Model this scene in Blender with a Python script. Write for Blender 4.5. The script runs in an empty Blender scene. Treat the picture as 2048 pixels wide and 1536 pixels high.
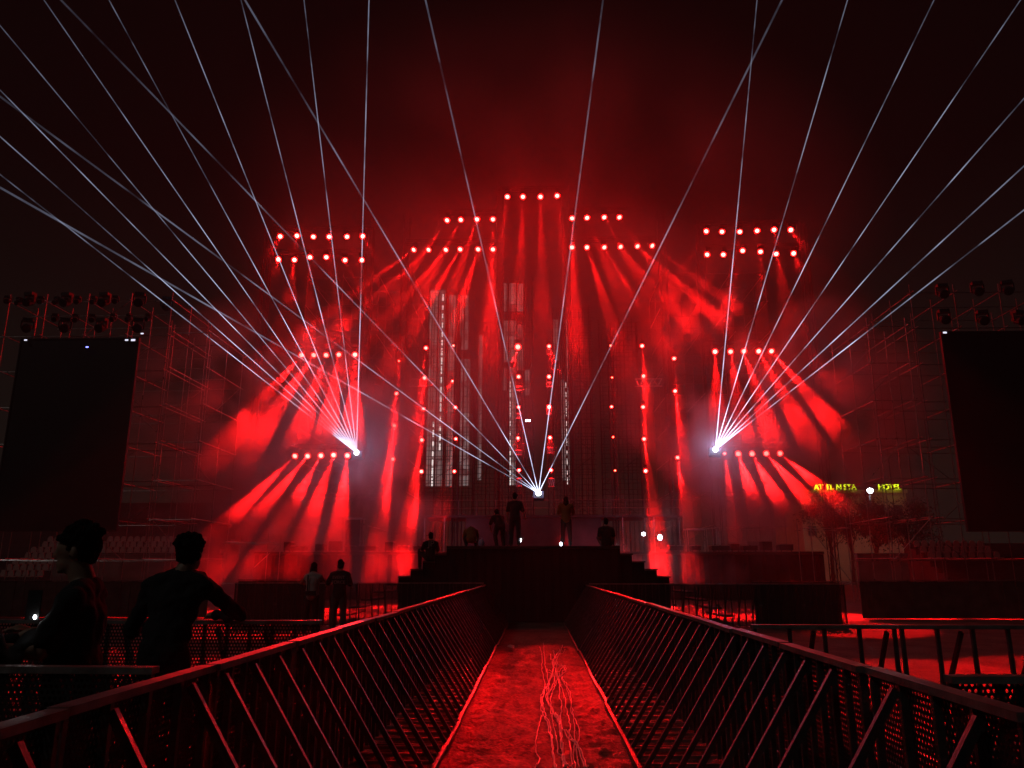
import bpy, bmesh, math, random
from mathutils import Vector, Matrix, Euler, noise
R = random.Random(7)
sc = bpy.context.scene
COL = sc.collection
rad = math.radians

# ------------------------------------------------------------------ camera
F, CX, CY, VX, VY, H = 1530.0, 1024.0, 768.0, 1072.0, 1140.0, 1.6
cam = bpy.data.objects.new('camera', bpy.data.cameras.new('camera'))
COL.objects.link(cam); sc.camera = cam
cam.data.lens = 36 * F / 2048; cam.data.clip_start = 0.05; cam.data.clip_end = 1500
cam.location = (0, 0, H)
cam.rotation_euler = (math.pi / 2 + math.atan((VY - CY) / F), 0, math.atan((VX - CX) / math.hypot(F, VY - CY)))
CM = cam.rotation_euler.to_matrix()
def at(px, py, Y):
    """the point of the place that stands at distance Y under the photograph's point (px, py)"""
    d = CM @ Vector(((px - CX) / F, -(py - CY) / F, -1))
    return Vector((0, 0, H)) + d * (Y / d.y)

# ------------------------------------------------------------------ night sky, faint city light
w = bpy.data.worlds.new('World'); sc.world = w; w.use_nodes = True
nt = w.node_tree; bg = nt.nodes['Background']
tc = nt.nodes.new('ShaderNodeTexCoord'); sx = nt.nodes.new('ShaderNodeSeparateXYZ'); cr = nt.nodes.new('ShaderNodeValToRGB')
nt.links.new(tc.outputs['Generated'], sx.inputs[0]); nt.links.new(sx.outputs[2], cr.inputs[0]); nt.links.new(cr.outputs[0], bg.inputs[0])
cr.color_ramp.elements[0].position = 0.0; cr.color_ramp.elements[0].color = (.0075, .0078, .0062, 1)
cr.color_ramp.elements[1].position = 0.45; cr.color_ramp.elements[1].color = (.0006, .0006, .0007, 1)
bg.inputs[1].default_value = 0.8
sun = bpy.data.objects.new('moonlight', bpy.data.lights.new('moonlight', 'SUN')); COL.objects.link(sun)  # weak sun added as grey ambient city light
sun.data.energy = 0.085; sun.data.angle = rad(3); sun.data.color = (1, .97, .9)
sun.rotation_euler = Vector((0.5, 0.42, -0.62)).to_track_quat('-Z', 'Y').to_euler()
sc.view_settings.view_transform = 'Standard'; sc.view_settings.look = 'None'
sc.view_settings.exposure = 0.0; sc.view_settings.gamma = 1
c = sc.cycles
c.max_bounces = 6; c.diffuse_bounces = 2; c.glossy_bounces = 2; c.volume_bounces = 0; c.transparent_max_bounces = 24
c.sample_clamp_indirect = 2; c.use_adaptive_sampling = False
c.volume_step_rate = 1.5; c.volume_max_steps = 256

# ------------------------------------------------------------------ materials
def mat(name, base=(.5, .5, .5), rough=.6, metal=0.0, emit=None, es=0.0, var=0.0, scale=8.0, bump=0.0, bscale=30.0, spec=.5, cs=False):
    m = bpy.data.materials.new(name); m.use_nodes = True; n = m.node_tree; p = n.nodes['Principled BSDF']
    p.inputs['Base Color'].default_value = (*base, 1); p.inputs['Roughness'].default_value = rough
    p.inputs['Metallic'].default_value = metal; p.inputs['Specular IOR Level'].default_value = spec
    if emit:
        p.inputs['Emission Color'].default_value = (*emit, 1); p.inputs['Emission Strength'].default_value = es
        if not cs: m.cycles.emission_sampling = 'NONE'
    co = n.nodes.new('ShaderNodeTexCoord')
    if var:
        t = n.nodes.new('ShaderNodeTexNoise'); t.inputs['Scale'].default_value = scale; t.inputs['Detail'].default_value = 6
        n.links.new(co.outputs['Object'], t.inputs['Vector'])
        r = n.nodes.new('ShaderNodeMapRange'); r.inputs['From Min'].default_value = .3; r.inputs['From Max'].default_value = .7
        r.inputs['To Min'].default_value = 1 - var; r.inputs['To Max'].default_value = 1 + var
        n.links.new(t.outputs['Fac'], r.inputs['Value'])
        x = n.nodes.new('ShaderNodeMix'); x.data_type = 'RGBA'; x.blend_type = 'MULTIPLY'; x.inputs[0].default_value = 1
        x.inputs[6].default_value = (*base, 1); n.links.new(r.outputs[0], x.inputs[7]); n.links.new(x.outputs[2], p.inputs['Base Color'])
        r2 = n.nodes.new('ShaderNodeMapRange'); r2.inputs['To Min'].default_value = max(.05, rough - .15); r2.inputs['To Max'].default_value = min(1, rough + .15)
        n.links.new(t.outputs['Fac'], r2.inputs['Value']); n.links.new(r2.outputs[0], p.inputs['Roughness'])
    if bump:
        t2 = n.nodes.new('ShaderNodeTexNoise'); t2.inputs['Scale'].default_value = bscale; t2.inputs['Detail'].default_value = 5
        n.links.new(co.outputs['Object'], t2.inputs['Vector'])
        b = n.nodes.new('ShaderNodeBump'); b.inputs['Strength'].default_value = bump; b.inputs['Distance'].default_value = .02
        n.links.new(t2.outputs['Fac'], b.inputs['Height']); n.links.new(b.outputs[0], p.inputs['Normal'])
    return m

M = {}
M['steel'] = mat('barrier_steel', (.17, .17, .175), .33, .75, var=.35, scale=9, bump=.15, bscale=60)
M['rail'] = mat('worn_rail_metal', (.30, .29, .29), .36, .55, var=.4, scale=7, bump=.2, bscale=40)
M['galv'] = mat('galvanised_tube', (.42, .42, .41), .32, .85, var=.3, scale=4)
M['galvdark'] = mat('old_tube', (.16, .16, .16), .5, .6, var=.4, scale=4)
M['truss'] = mat('truss_metal', (.02, .02, .02), .5, .3, var=.3)
M['blackm'] = mat('black_powder_coat', (.02, .02, .021), .45, .1, var=.3)
M['black'] = mat('black_cloth', (.012, .012, .013), .95, var=.4, scale=3, bump=.4, bscale=8)
M['deck'] = mat('deck_board', (.035, .033, .03), .6, var=.4, scale=2)
M['screen'] = mat('screen_face', (.006, .006, .007), .55, var=.3, scale=2)
M['lens'] = mat('lit_lens', (1, .5, .4), .2, emit=(1, .26, .21), es=6)
M['ring'] = mat('glowing_lens_rim', (1, .1, .1), .3, emit=(1, .01, .01), es=.55)  # red halo round the lens, painted as a faintly glowing ring
M['lensdim'] = mat('half_hidden_lens', (1, .4, .3), .2, emit=(1, .30, .16), es=4)
M['white'] = mat('lit_white_lens', (1, 1, 1), .2, emit=(.85, .92, 1), es=16)
M['bluewhite'] = mat('lit_blue_led', (.5, .5, 1), .2, emit=(.18, .2, 1), es=5)
M['smallwhite'] = mat('small_white_led', (1, 1, 1), .2, emit=(.8, .8, 1), es=1.2)
M['seat'] = mat('grey_seat_plastic', (.34, .33, .30), .5, var=.12)
M['concrete'] = mat('stand_concrete', (.20, .19, .18), .85, var=.3, scale=.8, bump=.2)
M['darkconc'] = mat('dark_step', (.05, .05, .05), .9, var=.3, scale=.8)
M['cable'] = mat('cable_sheath', (.80, .78, .75), .38, var=.15, scale=5)
M['skin'] = mat('skin', (.34, .20, .14), .55)
M['hair'] = mat('black_hair', (.010, .009, .008), .9, spec=.15, bump=.8, bscale=60)
M['dshirt'] = mat('dark_shirt_cloth', (.014, .013, .014), .9, bump=.3, bscale=20)
M['pshirt'] = mat('pale_shirt_cloth', (.42, .37, .36), .9, bump=.3, bscale=20)
M['oshirt'] = mat('ochre_shirt_cloth', (.30, .11, .03), .9, bump=.3, bscale=20)
M['dtrouser'] = mat('dark_trouser_cloth', (.018, .017, .018), .9, bump=.3, bscale=20)
M['gtrouser'] = mat('grey_trouser_cloth', (.07, .065, .065), .9, bump=.3, bscale=20)
M['print'] = mat('shirt_print', (.30, .27, .26), .8)
M['beige'] = mat('hotel_render', (.42, .35, .22), .8, var=.15, scale=.6)
M['signy'] = mat('sign_letter_face', (.8, .9, .1), .4, emit=(.55, .72, .01), es=3.5)
M['signo'] = mat('small_sign_face', (.9, .5, .2), .4, emit=(.9, .3, .06), es=.8)
M['leaf'] = mat('leaf', (.02, .028, .014), .6, var=.4, scale=1.5)
M['bark'] = mat('bark', (.06, .045, .035), .9, bump=.5)
M['glowpane'] = None
M['case'] = mat('flight_case_laminate', (.03, .03, .032), .4, var=.3)
M['grey'] = mat('grey_sheet', (.09, .085, .09), .6, var=.25, scale=1.5)
M['tarp'] = mat('pale_tarp', (.4, .4, .38), .8, bump=.6, bscale=4)
M['bag'] = mat('clear_bag', (.45, .4, .6), .3)
M['board'] = mat('fence_board', (.05, .042, .036), .8, var=.6, scale=2.5, bump=.3)

def ground_mat():
    m = bpy.data.materials.new('trodden_earth'); m.use_nodes = True; n = m.node_tree; p = n.nodes['Principled BSDF']
    co = n.nodes.new('ShaderNodeTexCoord')
    a = n.nodes.new('ShaderNodeTexNoise'); a.inputs['Scale'].default_value = 1.1; a.inputs['Detail'].default_value = 9; a.inputs['Roughness'].default_value = .66
    b = n.nodes.new('ShaderNodeTexNoise'); b.inputs['Scale'].default_value = 26; b.inputs['Detail'].default_value = 6
    v = n.nodes.new('ShaderNodeTexVoronoi'); v.inputs['Scale'].default_value = 9
    for t in (a, b, v): n.links.new(co.outputs['Object'], t.inputs['Vector'])
    r = n.nodes.new('ShaderNodeValToRGB'); r.color_ramp.elements[0].position = .36; r.color_ramp.elements[1].position = .66
    r.color_ramp.elements[0].color = (.012, .01, .008, 1); r.color_ramp.elements[1].color = (.20, .165, .14, 1)
    mx = n.nodes.new('ShaderNodeMath'); mx.operation = 'MULTIPLY_ADD'; mx.inputs[1].default_value = .45; mx.inputs[2].default_value = 0
    n.links.new(b.outputs['Fac'], mx.inputs[0])
    ad = n.nodes.new('ShaderNodeMath'); ad.operation = 'MULTIPLY_ADD'; ad.inputs[1].default_value = .58
    n.links.new(a.outputs['Fac'], ad.inputs[0]); n.links.new(mx.outputs[0], ad.inputs[2])
    n.links.new(ad.outputs[0], r.inputs[0]); n.links.new(r.outputs[0], p.inputs['Base Color'])
    p.inputs['Roughness'].default_value = .7; p.inputs['Specular IOR Level'].default_value = .35
    h = n.nodes.new('ShaderNodeMath'); h.operation = 'MULTIPLY_ADD'; h.inputs[1].default_value = .35
    n.links.new(b.outputs['Fac'], h.inputs[0]); n.links.new(a.outputs['Fac'], h.inputs[2])
    bp = n.nodes.new('ShaderNodeBump'); bp.inputs['Strength'].default_value = .9; bp.inputs['Distance'].default_value = .05
    n.links.new(h.outputs[0], bp.inputs['Height']); n.links.new(bp.outputs[0], p.inputs['Normal'])
    return m
M['ground'] = ground_mat()

def perf_mat():
    """steel sheet punched with rows of small round holes"""
    m = bpy.data.materials.new('punched_sheet'); m.use_nodes = True; n = m.node_tree; p = n.nodes['Principled BSDF']
    p.inputs['Base Color'].default_value = (.05, .05, .052, 1); p.inputs['Metallic'].default_value = .6; p.inputs['Roughness'].default_value = .45
    co = n.nodes.new('ShaderNodeTexCoord'); sp = n.nodes.new('ShaderNodeSeparateXYZ'); n.links.new(co.outputs['Object'], sp.inputs[0])
    def mth(op, a, b=None, c3=None):
        x = n.nodes.new('ShaderNodeMath'); x.operation = op
        for i, q in enumerate((a, b, c3)):
            if q is None: continue
            if isinstance(q, (int, float)): x.inputs[i].default_value = q
            else: n.links.new(q, x.inputs[i])
        return x.outputs[0]
    k = 1 / .026
    u, v = mth('MULTIPLY', sp.outputs[1], k), mth('MULTIPLY', sp.outputs[2], k)
    row = mth('FLOOR', v); off = mth('MULTIPLY', mth('MODULO', row, 2.0), .5)
    fu = mth('SUBTRACT', mth('FRACT', mth('ADD', u, off)), .5); fv = mth('SUBTRACT', mth('FRACT', v), .5)
    d = mth('SQRT', mth('ADD', mth('MULTIPLY', fu, fu), mth('MULTIPLY', fv, fv)))
    hole = mth('LESS_THAN', d, .34)
    tr = n.nodes.new('ShaderNodeBsdfTransparent'); mx = n.nodes.new('ShaderNodeMixShader')
    n.links.new(hole, mx.inputs[0]); n.links.new(p.outputs[0], mx.inputs[1]); n.links.new(tr.outputs[0], mx.inputs[2])
    n.links.new(mx.outputs[0], n.nodes['Material Output'].inputs['Surface'])
    return m
M['perf'] = perf_mat()

def pane_mat():
    """backlit translucent cladding: some panes brighter than others"""
    m = bpy.data.materials.new('backlit_pane'); m.use_nodes = True; n = m.node_tree; p = n.nodes['Principled BSDF']
    p.inputs['Base Color'].default_value = (.18, .17, .16, 1); p.inputs['Roughness'].default_value = .6
    co = n.nodes.new('ShaderNodeTexCoord'); b = n.nodes.new('ShaderNodeTexVoronoi'); b.inputs['Scale'].default_value = 1.3; b.distance = 'CHEBYCHEV'
    n.links.new(co.outputs['Object'], b.inputs['Vector'])
    g = n.nodes.new('ShaderNodeRGBToBW'); n.links.new(b.outputs['Color'], g.inputs[0])
    r = n.nodes.new('ShaderNodeMapRange'); r.inputs['From Min'].default_value = .2; r.inputs['From Max'].default_value = .8
    r.inputs['To Min'].default_value = .03; r.inputs['To Max'].default_value = .13
    n.links.new(g.outputs[0], r.inputs['Value']); n.links.new(r.outputs[0], p.inputs['Emission Strength'])
    p.inputs['Emission Color'].default_value = (.95, .86, .84, 1); m.cycles.emission_sampling = 'NONE'
    return m
M['pane'] = pane_mat()
M['strip'] = mat('light_strip_tube', (1, 1, 1), .3, emit=(.95, 1, .95), es=.9)

def beam_mat():
    """a laser beam: scattered light painted as glow, noise standing in for thick smoke, weaker with the distance run"""
    m = bpy.data.materials.new('laser_light'); m.use_nodes = True; n = m.node_tree; n.nodes.clear()
    out = n.nodes.new('ShaderNodeOutputMaterial'); ad = n.nodes.new('ShaderNodeAddShader'); tr = n.nodes.new('ShaderNodeBsdfTransparent'); em = n.nodes.new('ShaderNodeEmission')
    co = n.nodes.new('ShaderNodeTexCoord'); sp = n.nodes.new('ShaderNodeSeparateXYZ'); n.links.new(co.outputs['Object'], sp.inputs[0])
    # beams are modelled along their own z axis, so z is the distance run
    f = n.nodes.new('ShaderNodeMath'); f.operation = 'DIVIDE'; f.inputs[0].default_value = 5.0
    f2 = n.nodes.new('ShaderNodeMath'); f2.operation = 'ADD'; f2.inputs[1].default_value = 4.0
    n.links.new(sp.outputs[2], f2.inputs[0]); n.links.new(f2.outputs[0], f.inputs[1])
    pw = n.nodes.new('ShaderNodeMath'); pw.operation = 'POWER'; pw.inputs[1].default_value = 1.85; n.links.new(f.outputs[0], pw.inputs[0])
    t = n.nodes.new('ShaderNodeTexNoise'); t.inputs['Scale'].default_value = .45; t.inputs['Detail'].default_value = 3  # noise painted into the beam's glow in place of thicker smoke
    ge = n.nodes.new('ShaderNodeNewGeometry'); n.links.new(ge.outputs['Position'], t.inputs['Vector'])
    r = n.nodes.new('ShaderNodeMapRange'); r.inputs['From Min'].default_value = .36; r.inputs['From Max'].default_value = .66
    r.inputs['To Min'].default_value = .22; r.inputs['To Max'].default_value = 2.6; n.links.new(t.outputs['Fac'], r.inputs['Value'])
    mu = n.nodes.new('ShaderNodeMath'); mu.operation = 'MULTIPLY'; n.links.new(pw.outputs[0], mu.inputs[0]); n.links.new(r.outputs[0], mu.inputs[1])
    m2 = n.nodes.new('ShaderNodeMath'); m2.operation = 'MULTIPLY'; m2.inputs[1].default_value = 1.5; n.links.new(mu.outputs[0], m2.inputs[0])
    em.inputs['Color'].default_value = (.62, .70, 1, 1)
    n.links.new(m2.outputs[0], em.inputs['Strength']); n.links.new(tr.outputs[0], ad.inputs[0]); n.links.new(em.outputs[0], ad.inputs[1])
    n.links.new(ad.outputs[0], out.inputs['Surface']); m.cycles.emission_sampling = 'NONE'
    return m
M['laser'] = beam_mat(); M['laser_wide'] = beam_mat(); M['laser_wide'].name = 'laser_light_wide'
for q in M['laser_wide'].node_tree.nodes:
    if q.type == 'MATH' and q.operation == 'MULTIPLY' and not q.inputs[1].is_linked: q.inputs[1].default_value = .8

# ------------------------------------------------------------------ mesh helpers
class MB:
    def __init__(s): s.v, s.f = [], []
    def add(s, vs, fs):
        k = len(s.v); s.v += [Vector(q) for q in vs]; s.f += [tuple(i + k for i in f) for f in fs]; return s
    def box(s, a, b):
        x0, y0, z0 = a; x1, y1, z1 = b
        return s.add([(x0,y0,z0),(x1,y0,z0),(x1,y1,z0),(x0,y1,z0),(x0,y0,z1),(x1,y0,z1),(x1,y1,z1),(x0,y1,z1)],
                     [(0,3,2,1),(4,5,6,7),(0,1,5,4),(1,2,6,5),(2,3,7,6),(3,0,4,7)])
    def loft(s, pts, rs, n=8, cap=True):
        """round bar through pts with radii rs"""
        pts = [Vector(p) for p in pts]; rings = []
        for i, p in enumerate(pts):
            d = (pts[min(i + 1, len(pts) - 1)] - pts[max(i - 1, 0)])
            if d.length < 1e-9: d = Vector((0, 0, 1))
            d.normalize(); u = d.cross(Vector((0, 0, 1)) if abs(d.z) < .9 else Vector((1, 0, 0))).normalized(); q = d.cross(u)
            rings.append([p + (u * math.cos(2 * math.pi * j / n) + q * math.sin(2 * math.pi * j / n)) * rs[i] for j in range(n)])
        vs = [x for r in rings for x in r]; fs = []
        for i in range(len(pts) - 1):
            for j in range(n):
                a, b = i * n + j, i * n + (j + 1) % n; fs.append((a, b, b + n, a + n))
        if cap: fs += [tuple(range(n))[::-1], tuple((len(pts) - 1) * n + j for j in range(n))]
        return s.add(vs, fs)
    def tube(s, p, q, r=.024, n=6): return s.loft([p, q], [r, r], n)
    def bar(s, p, q, wd=.04, hd=.04):
        p, q = Vector(p), Vector(q); d = (q - p).normalized(); u = d.cross(Vector((0, 0, 1)) if abs(d.z) < .95 else Vector((0, 1, 0))).normalized() * wd / 2; t = d.cross(u).normalized() * hd / 2
        vs = [e + a * u + b * t for e in (p, q) for a, b in ((-1, -1), (1, -1), (1, 1), (-1, 1))]
        return s.add(vs, [(3, 2, 1, 0), (4, 5, 6, 7), (0, 1, 5, 4), (1, 2, 6, 5), (2, 3, 7, 6), (3, 0, 4, 7)])
    def ball(s, c0, r, nu=10, nv=7, rot=None):
        if isinstance(r, (int, float)): r = (r, r, r)
        c0 = Vector(c0); vs = []; fs = []
        for i in range(1, nv):
            th = math.pi * i / nv
            for j in range(nu):
                ph = 2 * math.pi * j / nu; q = Vector((r[0] * math.sin(th) * math.cos(ph), r[1] * math.sin(th) * math.sin(ph), r[2] * math.cos(th)))
                vs.append(c0 + (rot @ q if rot else q))
        for i in range(nv - 2):
            for j in range(nu):
                a, b = i * nu + j, i * nu + (j + 1) % nu; fs.append((a, a + nu, b + nu, b))
        top, bot = Vector((0, 0, r[2])), Vector((0, 0, -r[2]))
        vs += [c0 + (rot @ top if rot else top), c0 + (rot @ bot if rot else bot)]; t = len(vs) - 2
        for j in range(nu):
            fs.append((t, j, (j + 1) % nu)); k = (nv - 2) * nu; fs.append((t + 1, k + (j + 1) % nu, k + j))
        return s.add(vs, fs)
    def mesh(s, name, m, org=None):
        me = bpy.data.meshes.new(name); o = Vector(org) if org is not None else Vector((0, 0, 0))
        me.from_pydata([tuple(q - o) for q in s.v], [], s.f); me.update()
        if m: me.materials.append(m)
        return me
    def build(s, name, m, parent=None, org=None, smooth=False):
        me = s.mesh(name, m, org)
        if smooth: me.polygons.foreach_set('use_smooth', [True] * len(me.polygons))
        o = bpy.data.objects.new(name, me); COL.objects.link(o)
        if parent: o.parent = parent
        elif org is not None: o.location = org
        return o

def tag(o, label=None, cat=None, group=None, kind=None):
    if label and len(label.split()) > 16: print('LONGLABEL', len(label.split()), label)
    if label: o['label'] = label
    if cat: o['category'] = cat
    if group: o['group'] = group
    if kind: o['kind'] = kind
    return o
def empty(name, loc, label, cat, group=None, rz=0):
    o = bpy.data.objects.new(name, None); COL.objects.link(o); o.location = loc; o.rotation_euler = (0, 0, rz); o.empty_display_size = .2
    return tag(o, label, cat, group)
def copy_tree(o, parent=None):
    q = o.copy(); COL.objects.link(q); q.parent = parent
    for ch in list(o.children): copy_tree(ch, q)
    return q
def text_mesh(name, body, size, extrude, m, align='CENTER'):
    cu = bpy.data.curves.new(name, 'FONT'); cu.body = body; cu.size = size; cu.extrude = extrude; cu.align_x = align
    tmp = bpy.data.objects.new('tmp', cu); COL.objects.link(tmp); dg = bpy.context.evaluated_depsgraph_get(); dg.update()
    me = bpy.data.meshes.new_from_object(tmp.evaluated_get(dg)); bpy.data.objects.remove(tmp); bpy.data.curves.remove(cu)
    me.name = name; me.materials.clear(); me.materials.append(m); o = bpy.data.objects.new(name, me); COL.objects.link(o); return o
ORD = ['first', 'second', 'third', 'fourth', 'fifth', 'sixth', 'seventh', 'eighth', 'ninth', 'tenth', 'eleventh', 'twelfth',
       'thirteenth', 'fourteenth', 'fifteenth', 'sixteenth', 'seventeenth', 'eighteenth', 'nineteenth', 'twentieth', 'last but one', 'last']

# ------------------------------------------------------------------ ground
def ground():
    bm = bmesh.new(); xs = [-160, -60, -30, -14] + [-8 + .3 * i for i in range(21)] + [-1.95 + .05 * i for i in range(79)] + [2.2 + .3 * i for i in range(21)] + [14, 30, 60, 160]
    ys = [-25, -6, -1] + [.07 * i for i in range(0, 286)] + [20.2 + .5 * i for i in range(20)] + [32, 40, 60, 100, 260]
    g = [[bm.verts.new((x, y, (.035 * noise.noise(Vector((x * .9, y * .9, 0))) + .018 * noise.noise(Vector((x * 3, y * 3, 4))) + (.032 * noise.noise(Vector((x * 7, y * 7, 9))) + .024 * noise.noise(Vector((x * 14, y * 14, 2))) if abs(x) < 2.1 and y < 20.5 else 0)) if abs(x) < 8.2 and -.5 < y < 30 else 0)) for x in xs] for y in ys]
    for i in range(len(ys) - 1):
        for j in range(len(xs) - 1): bm.faces.new((g[i][j], g[i][j + 1], g[i + 1][j + 1], g[i + 1][j]))
    me = bpy.data.meshes.new('ground'); bm.to_mesh(me); me.polygons.foreach_set('use_smooth', [True] * len(me.polygons)); me.materials.append(M['ground'])
    o = bpy.data.objects.new('ground', me); COL.objects.link(o); tag(o, kind='structure')
ground()

# ------------------------------------------------------------------ main stage and what stands on it
def stage():
    t = empty('main_stage', (0, 46, 0), 'wide black main stage behind the stepped platform, its front hung with dark cloth', 'stage')
    o = (0, 46, 0)
    MB().box((-16, 44, 2.45), (16, 60, 2.6)).build('deck', M['deck'], t, o)
    a = MB(); n = 130
    for i in range(n):
        x0, x1 = -16 + 32 * i / n, -16 + 32 * (i + 1) / n
        y0, y1 = 44.1 + .05 * math.sin(i * 2.1), 44.1 + .05 * math.sin((i + 1) * 2.1)
        a.add([(x0, y0, 0), (x1, y1, 0), (x1, y1, 2.44), (x0, y0, 2.44)], [(0, 1, 2, 3)])
    a.build('front_skirt', M['black'], t, o)
    for x in range(-16, 17, 4): MB().tube((x, 44.3, 0), (x, 44.3, 2.44), .03).build('support_leg', M['galvdark'], t, o)
    # rear riser with rails
    r = empty('stage_riser', (0, 52, 2.6), 'raised grey deck with thin handrails in front of the lattice towers', 'riser'); o = (0, 52, 2.6)
    MB().box((-7.4, 50, 4.9), (9.4, 54, 5.05)).build('deck', M['grey'], r, o)
    MB().box((-4.5, 50.1, 2.6), (4.2, 50.2, 4.88)).build('front_panel', M['grey'], r, o)
    for x in (-7.2, -5.9, 5.6, 7.6, 9.2):
        MB().tube((x, 50.1, 2.6), (x, 50.1, 4.9), .035).build('leg', M['galv'], r, o)
    hr = MB()
    for z in (5.5, 6.0): hr.tube((-7.4, 50, z), (9.4, 50, z), .022)
    for i in range(15): hr.tube((-7.4 + 1.2 * i, 50, 5.05), (-7.4 + 1.2 * i, 50, 6.0), .022)
    hr.build('handrail', M['galvdark'], r, o)
stage()

# ------------------------------------------------------------------ stepped platform in front (sits between the aisle and the stage)
PF = 25.0
def platform():
    x0, x1 = at(893, 1095, PF).x, at(1240, 1095, PF).x; z = at(1070, 1092, PF).z
    t = empty('stage_platform', (0, PF, 0), 'tall black block of a platform at the far end of the aisle', 'platform'); o = (0, PF, 0)
    MB().box((x0, PF - .02, z - .08), (x1, PF + 7, z)).build('deck', M['deck'], t, o)
    a = MB(); n = 60
    for i in range(n):
        xa, xb = x0 + (x1 - x0) * i / n, x0 + (x1 - x0) * (i + 1) / n
        ya, yb = PF + .03 + .012 * math.sin(i * 1.9), PF + .03 + .012 * math.sin((i + 1) * 1.9)
        a.add([(xa, ya, 0), (xb, yb, 0), (xb, yb, z - .085), (xa, ya, z - .085)], [(0, 1, 2, 3)])
    a.box((x0 + .01, PF + .1, 0), (x1 - .01, PF + 6.9, z - .09))
    a.build('skirt', M['black'], t, o)
    for side, xa, sg, word in ((0, x1, 1, 'right'), (1, x0, -1, 'left')):
        s = empty('staircase', (xa, PF + 2, 0), 'black open flight of steps going down from the %s end of the platform' % word, 'staircase', 'steps beside the platform')
        n = 9; run = .385; rise = z / (n + 1)
        for k in range(n):
            zz = z - rise * (k + 1); u0, u1 = xa + sg * run * k, xa + sg * run * (k + 1); lo, hi = sorted((u0, u1))
            MB().box((lo + .002, PF + .05, zz - .045), (hi + .03 * (sg > 0) - .002, PF + 2.4, zz)).build('tread', M['deck'], s, (xa, PF + 2, 0))
            if k < 4: MB().box((lo + .004, PF + .12, 0), (hi - .004, PF + 2.3, zz - .05)).build('side_cloth', M['black'], s, (xa, PF + 2, 0))
    return z
PZ = platform()

# ------------------------------------------------------------------ trusses that carry the lamps
def truss_between(name, p, q, label, group, s=.3, step=.6, up=Vector((0, 1, 0)), r=.022):
    p, q = Vector(p), Vector(q); d = (q - p); L = d.length; d.normalize(); u = d.cross(up).normalized(); v = d.cross(u).normalized()
    t = empty(name, p, label, 'truss', group); cs = [u * s / 2 + v * s / 2, u * s / 2 - v * s / 2, -u * s / 2 - v * s / 2, -u * s / 2 + v * s / 2]
    for c0 in cs: MB().tube(p + c0, q + c0, r, 6).build('chord', M['truss'], t, p)
    b = MB(); n = max(1, int(L / step))
    for i in range(n):
        a0, a1 = p + d * (L * i / n), p + d * (L * (i + 1) / n)
        for k in range(4):
            m, k2 = (cs[k], cs[(k + 1) % 4]) if i % 2 == 0 else (cs[(k + 1) % 4], cs[k]); b.tube(a0 + m, a1 + k2, r * .55, 4)
    b.build('lacing', M['truss'], t, p)
    return t

# ------------------------------------------------------------------ red moving lamps
RED = (1, .0048, .0052)
def lamp_proto():
    t = empty('stage_lamp', (0, 0, 0), 'x', 'stage lamp')
    MB().box((-.17, -.14, .30), (.17, .14, .42)).build('base', M['blackm'], t)
    MB().box((-.20, -.04, -.06), (-.17, .04, .30)).box((.17, -.04, -.06), (.20, .04, .30)).box((-.20, -.05, .27), (.20, .05, .30)).build('yoke', M['blackm'], t)
    # head looks along -z
    prof = [(.10, .20), (.14, .16), (.15, 0), (.165, -.12), (.17, -.2), (.155, -.205)]
    h = MB(); n = 14; vs = []; fs = []
    for r, z in prof: vs += [(r * math.cos(2 * math.pi * j / n), r * math.sin(2 * math.pi * j / n), z) for j in range(n)]
    for i in range(len(prof) - 1):
        for j in range(n): a, b = i * n + j, i * n + (j + 1) % n; fs.append((a, b, b + n, a + n))
    fs += [tuple(range(n))[::-1], tuple((len(prof) - 1) * n + j for j in range(n))]
    hd = h.add(vs, fs).build('head', M['blackm'], t)
    MB().ball((0, 0, -.215), (.15, .15, .11), 14, 9).build('lens', M['lens'], hd, smooth=True)
    MB().loft([(0, 0, -.19), (0, 0, -.235)], [.215, .205], 16).build('lens_rim', M['ring'], hd)  # emissive ring that paints the halo in front of the head
    return t
LP = lamp_proto(); LP_used = False
def lamp(px, py, Y, ex, ey, EY, label, group, power=1.0, size=5.5, blend=.35, halo=1.0, lensm=None, sc_=1.0):
    global LP_used
    p = at(px, py, Y); q = at(ex, ey, EY) if not isinstance(ex, Vector) else ex
    t = LP if not LP_used else copy_tree(LP); LP_used = True
    t.location = p; tag(t, label, group=group); t.scale = (sc_,) * 3
    hd = [o for o in t.children if o.name.startswith('head')][0]
    rot = (q - p).to_track_quat('-Z', 'Y'); hd.rotation_euler = rot.to_euler()
    if lensm:
        ln = [o for o in hd.children if not o.name.startswith('lens_rim')][0]; ln.data = ln.data.copy(); ln.data.materials[0] = lensm
    if power > 0:
        l = bpy.data.lights.new('beam_light', 'SPOT'); l.energy = BEAM * power; l.color = RED; l.spot_size = rad(size); l.spot_blend = blend; l.shadow_soft_size = .06
        o = bpy.data.objects.new('beam_light', l); COL.objects.link(o); o.location = p + (q - p).normalized() * .42; o.rotation_euler = rot.to_euler()
        o.parent = t; o.matrix_parent_inverse = Matrix.Translation(p).inverted()
    if halo > 0:
        l = bpy.data.lights.new('spill_light', 'POINT'); l.energy = HALO * halo; l.color = RED; l.shadow_soft_size = .12
        o = bpy.data.objects.new('spill_light', l); COL.objects.link(o); o.location = p + (q - p).normalized() * .5
        o.parent = t; o.matrix_parent_inverse = Matrix.Translation(p).inverted()
    return p
BEAM, HALO = 98000.0, 66.0
YR = 50.0
SPAN = []
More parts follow.
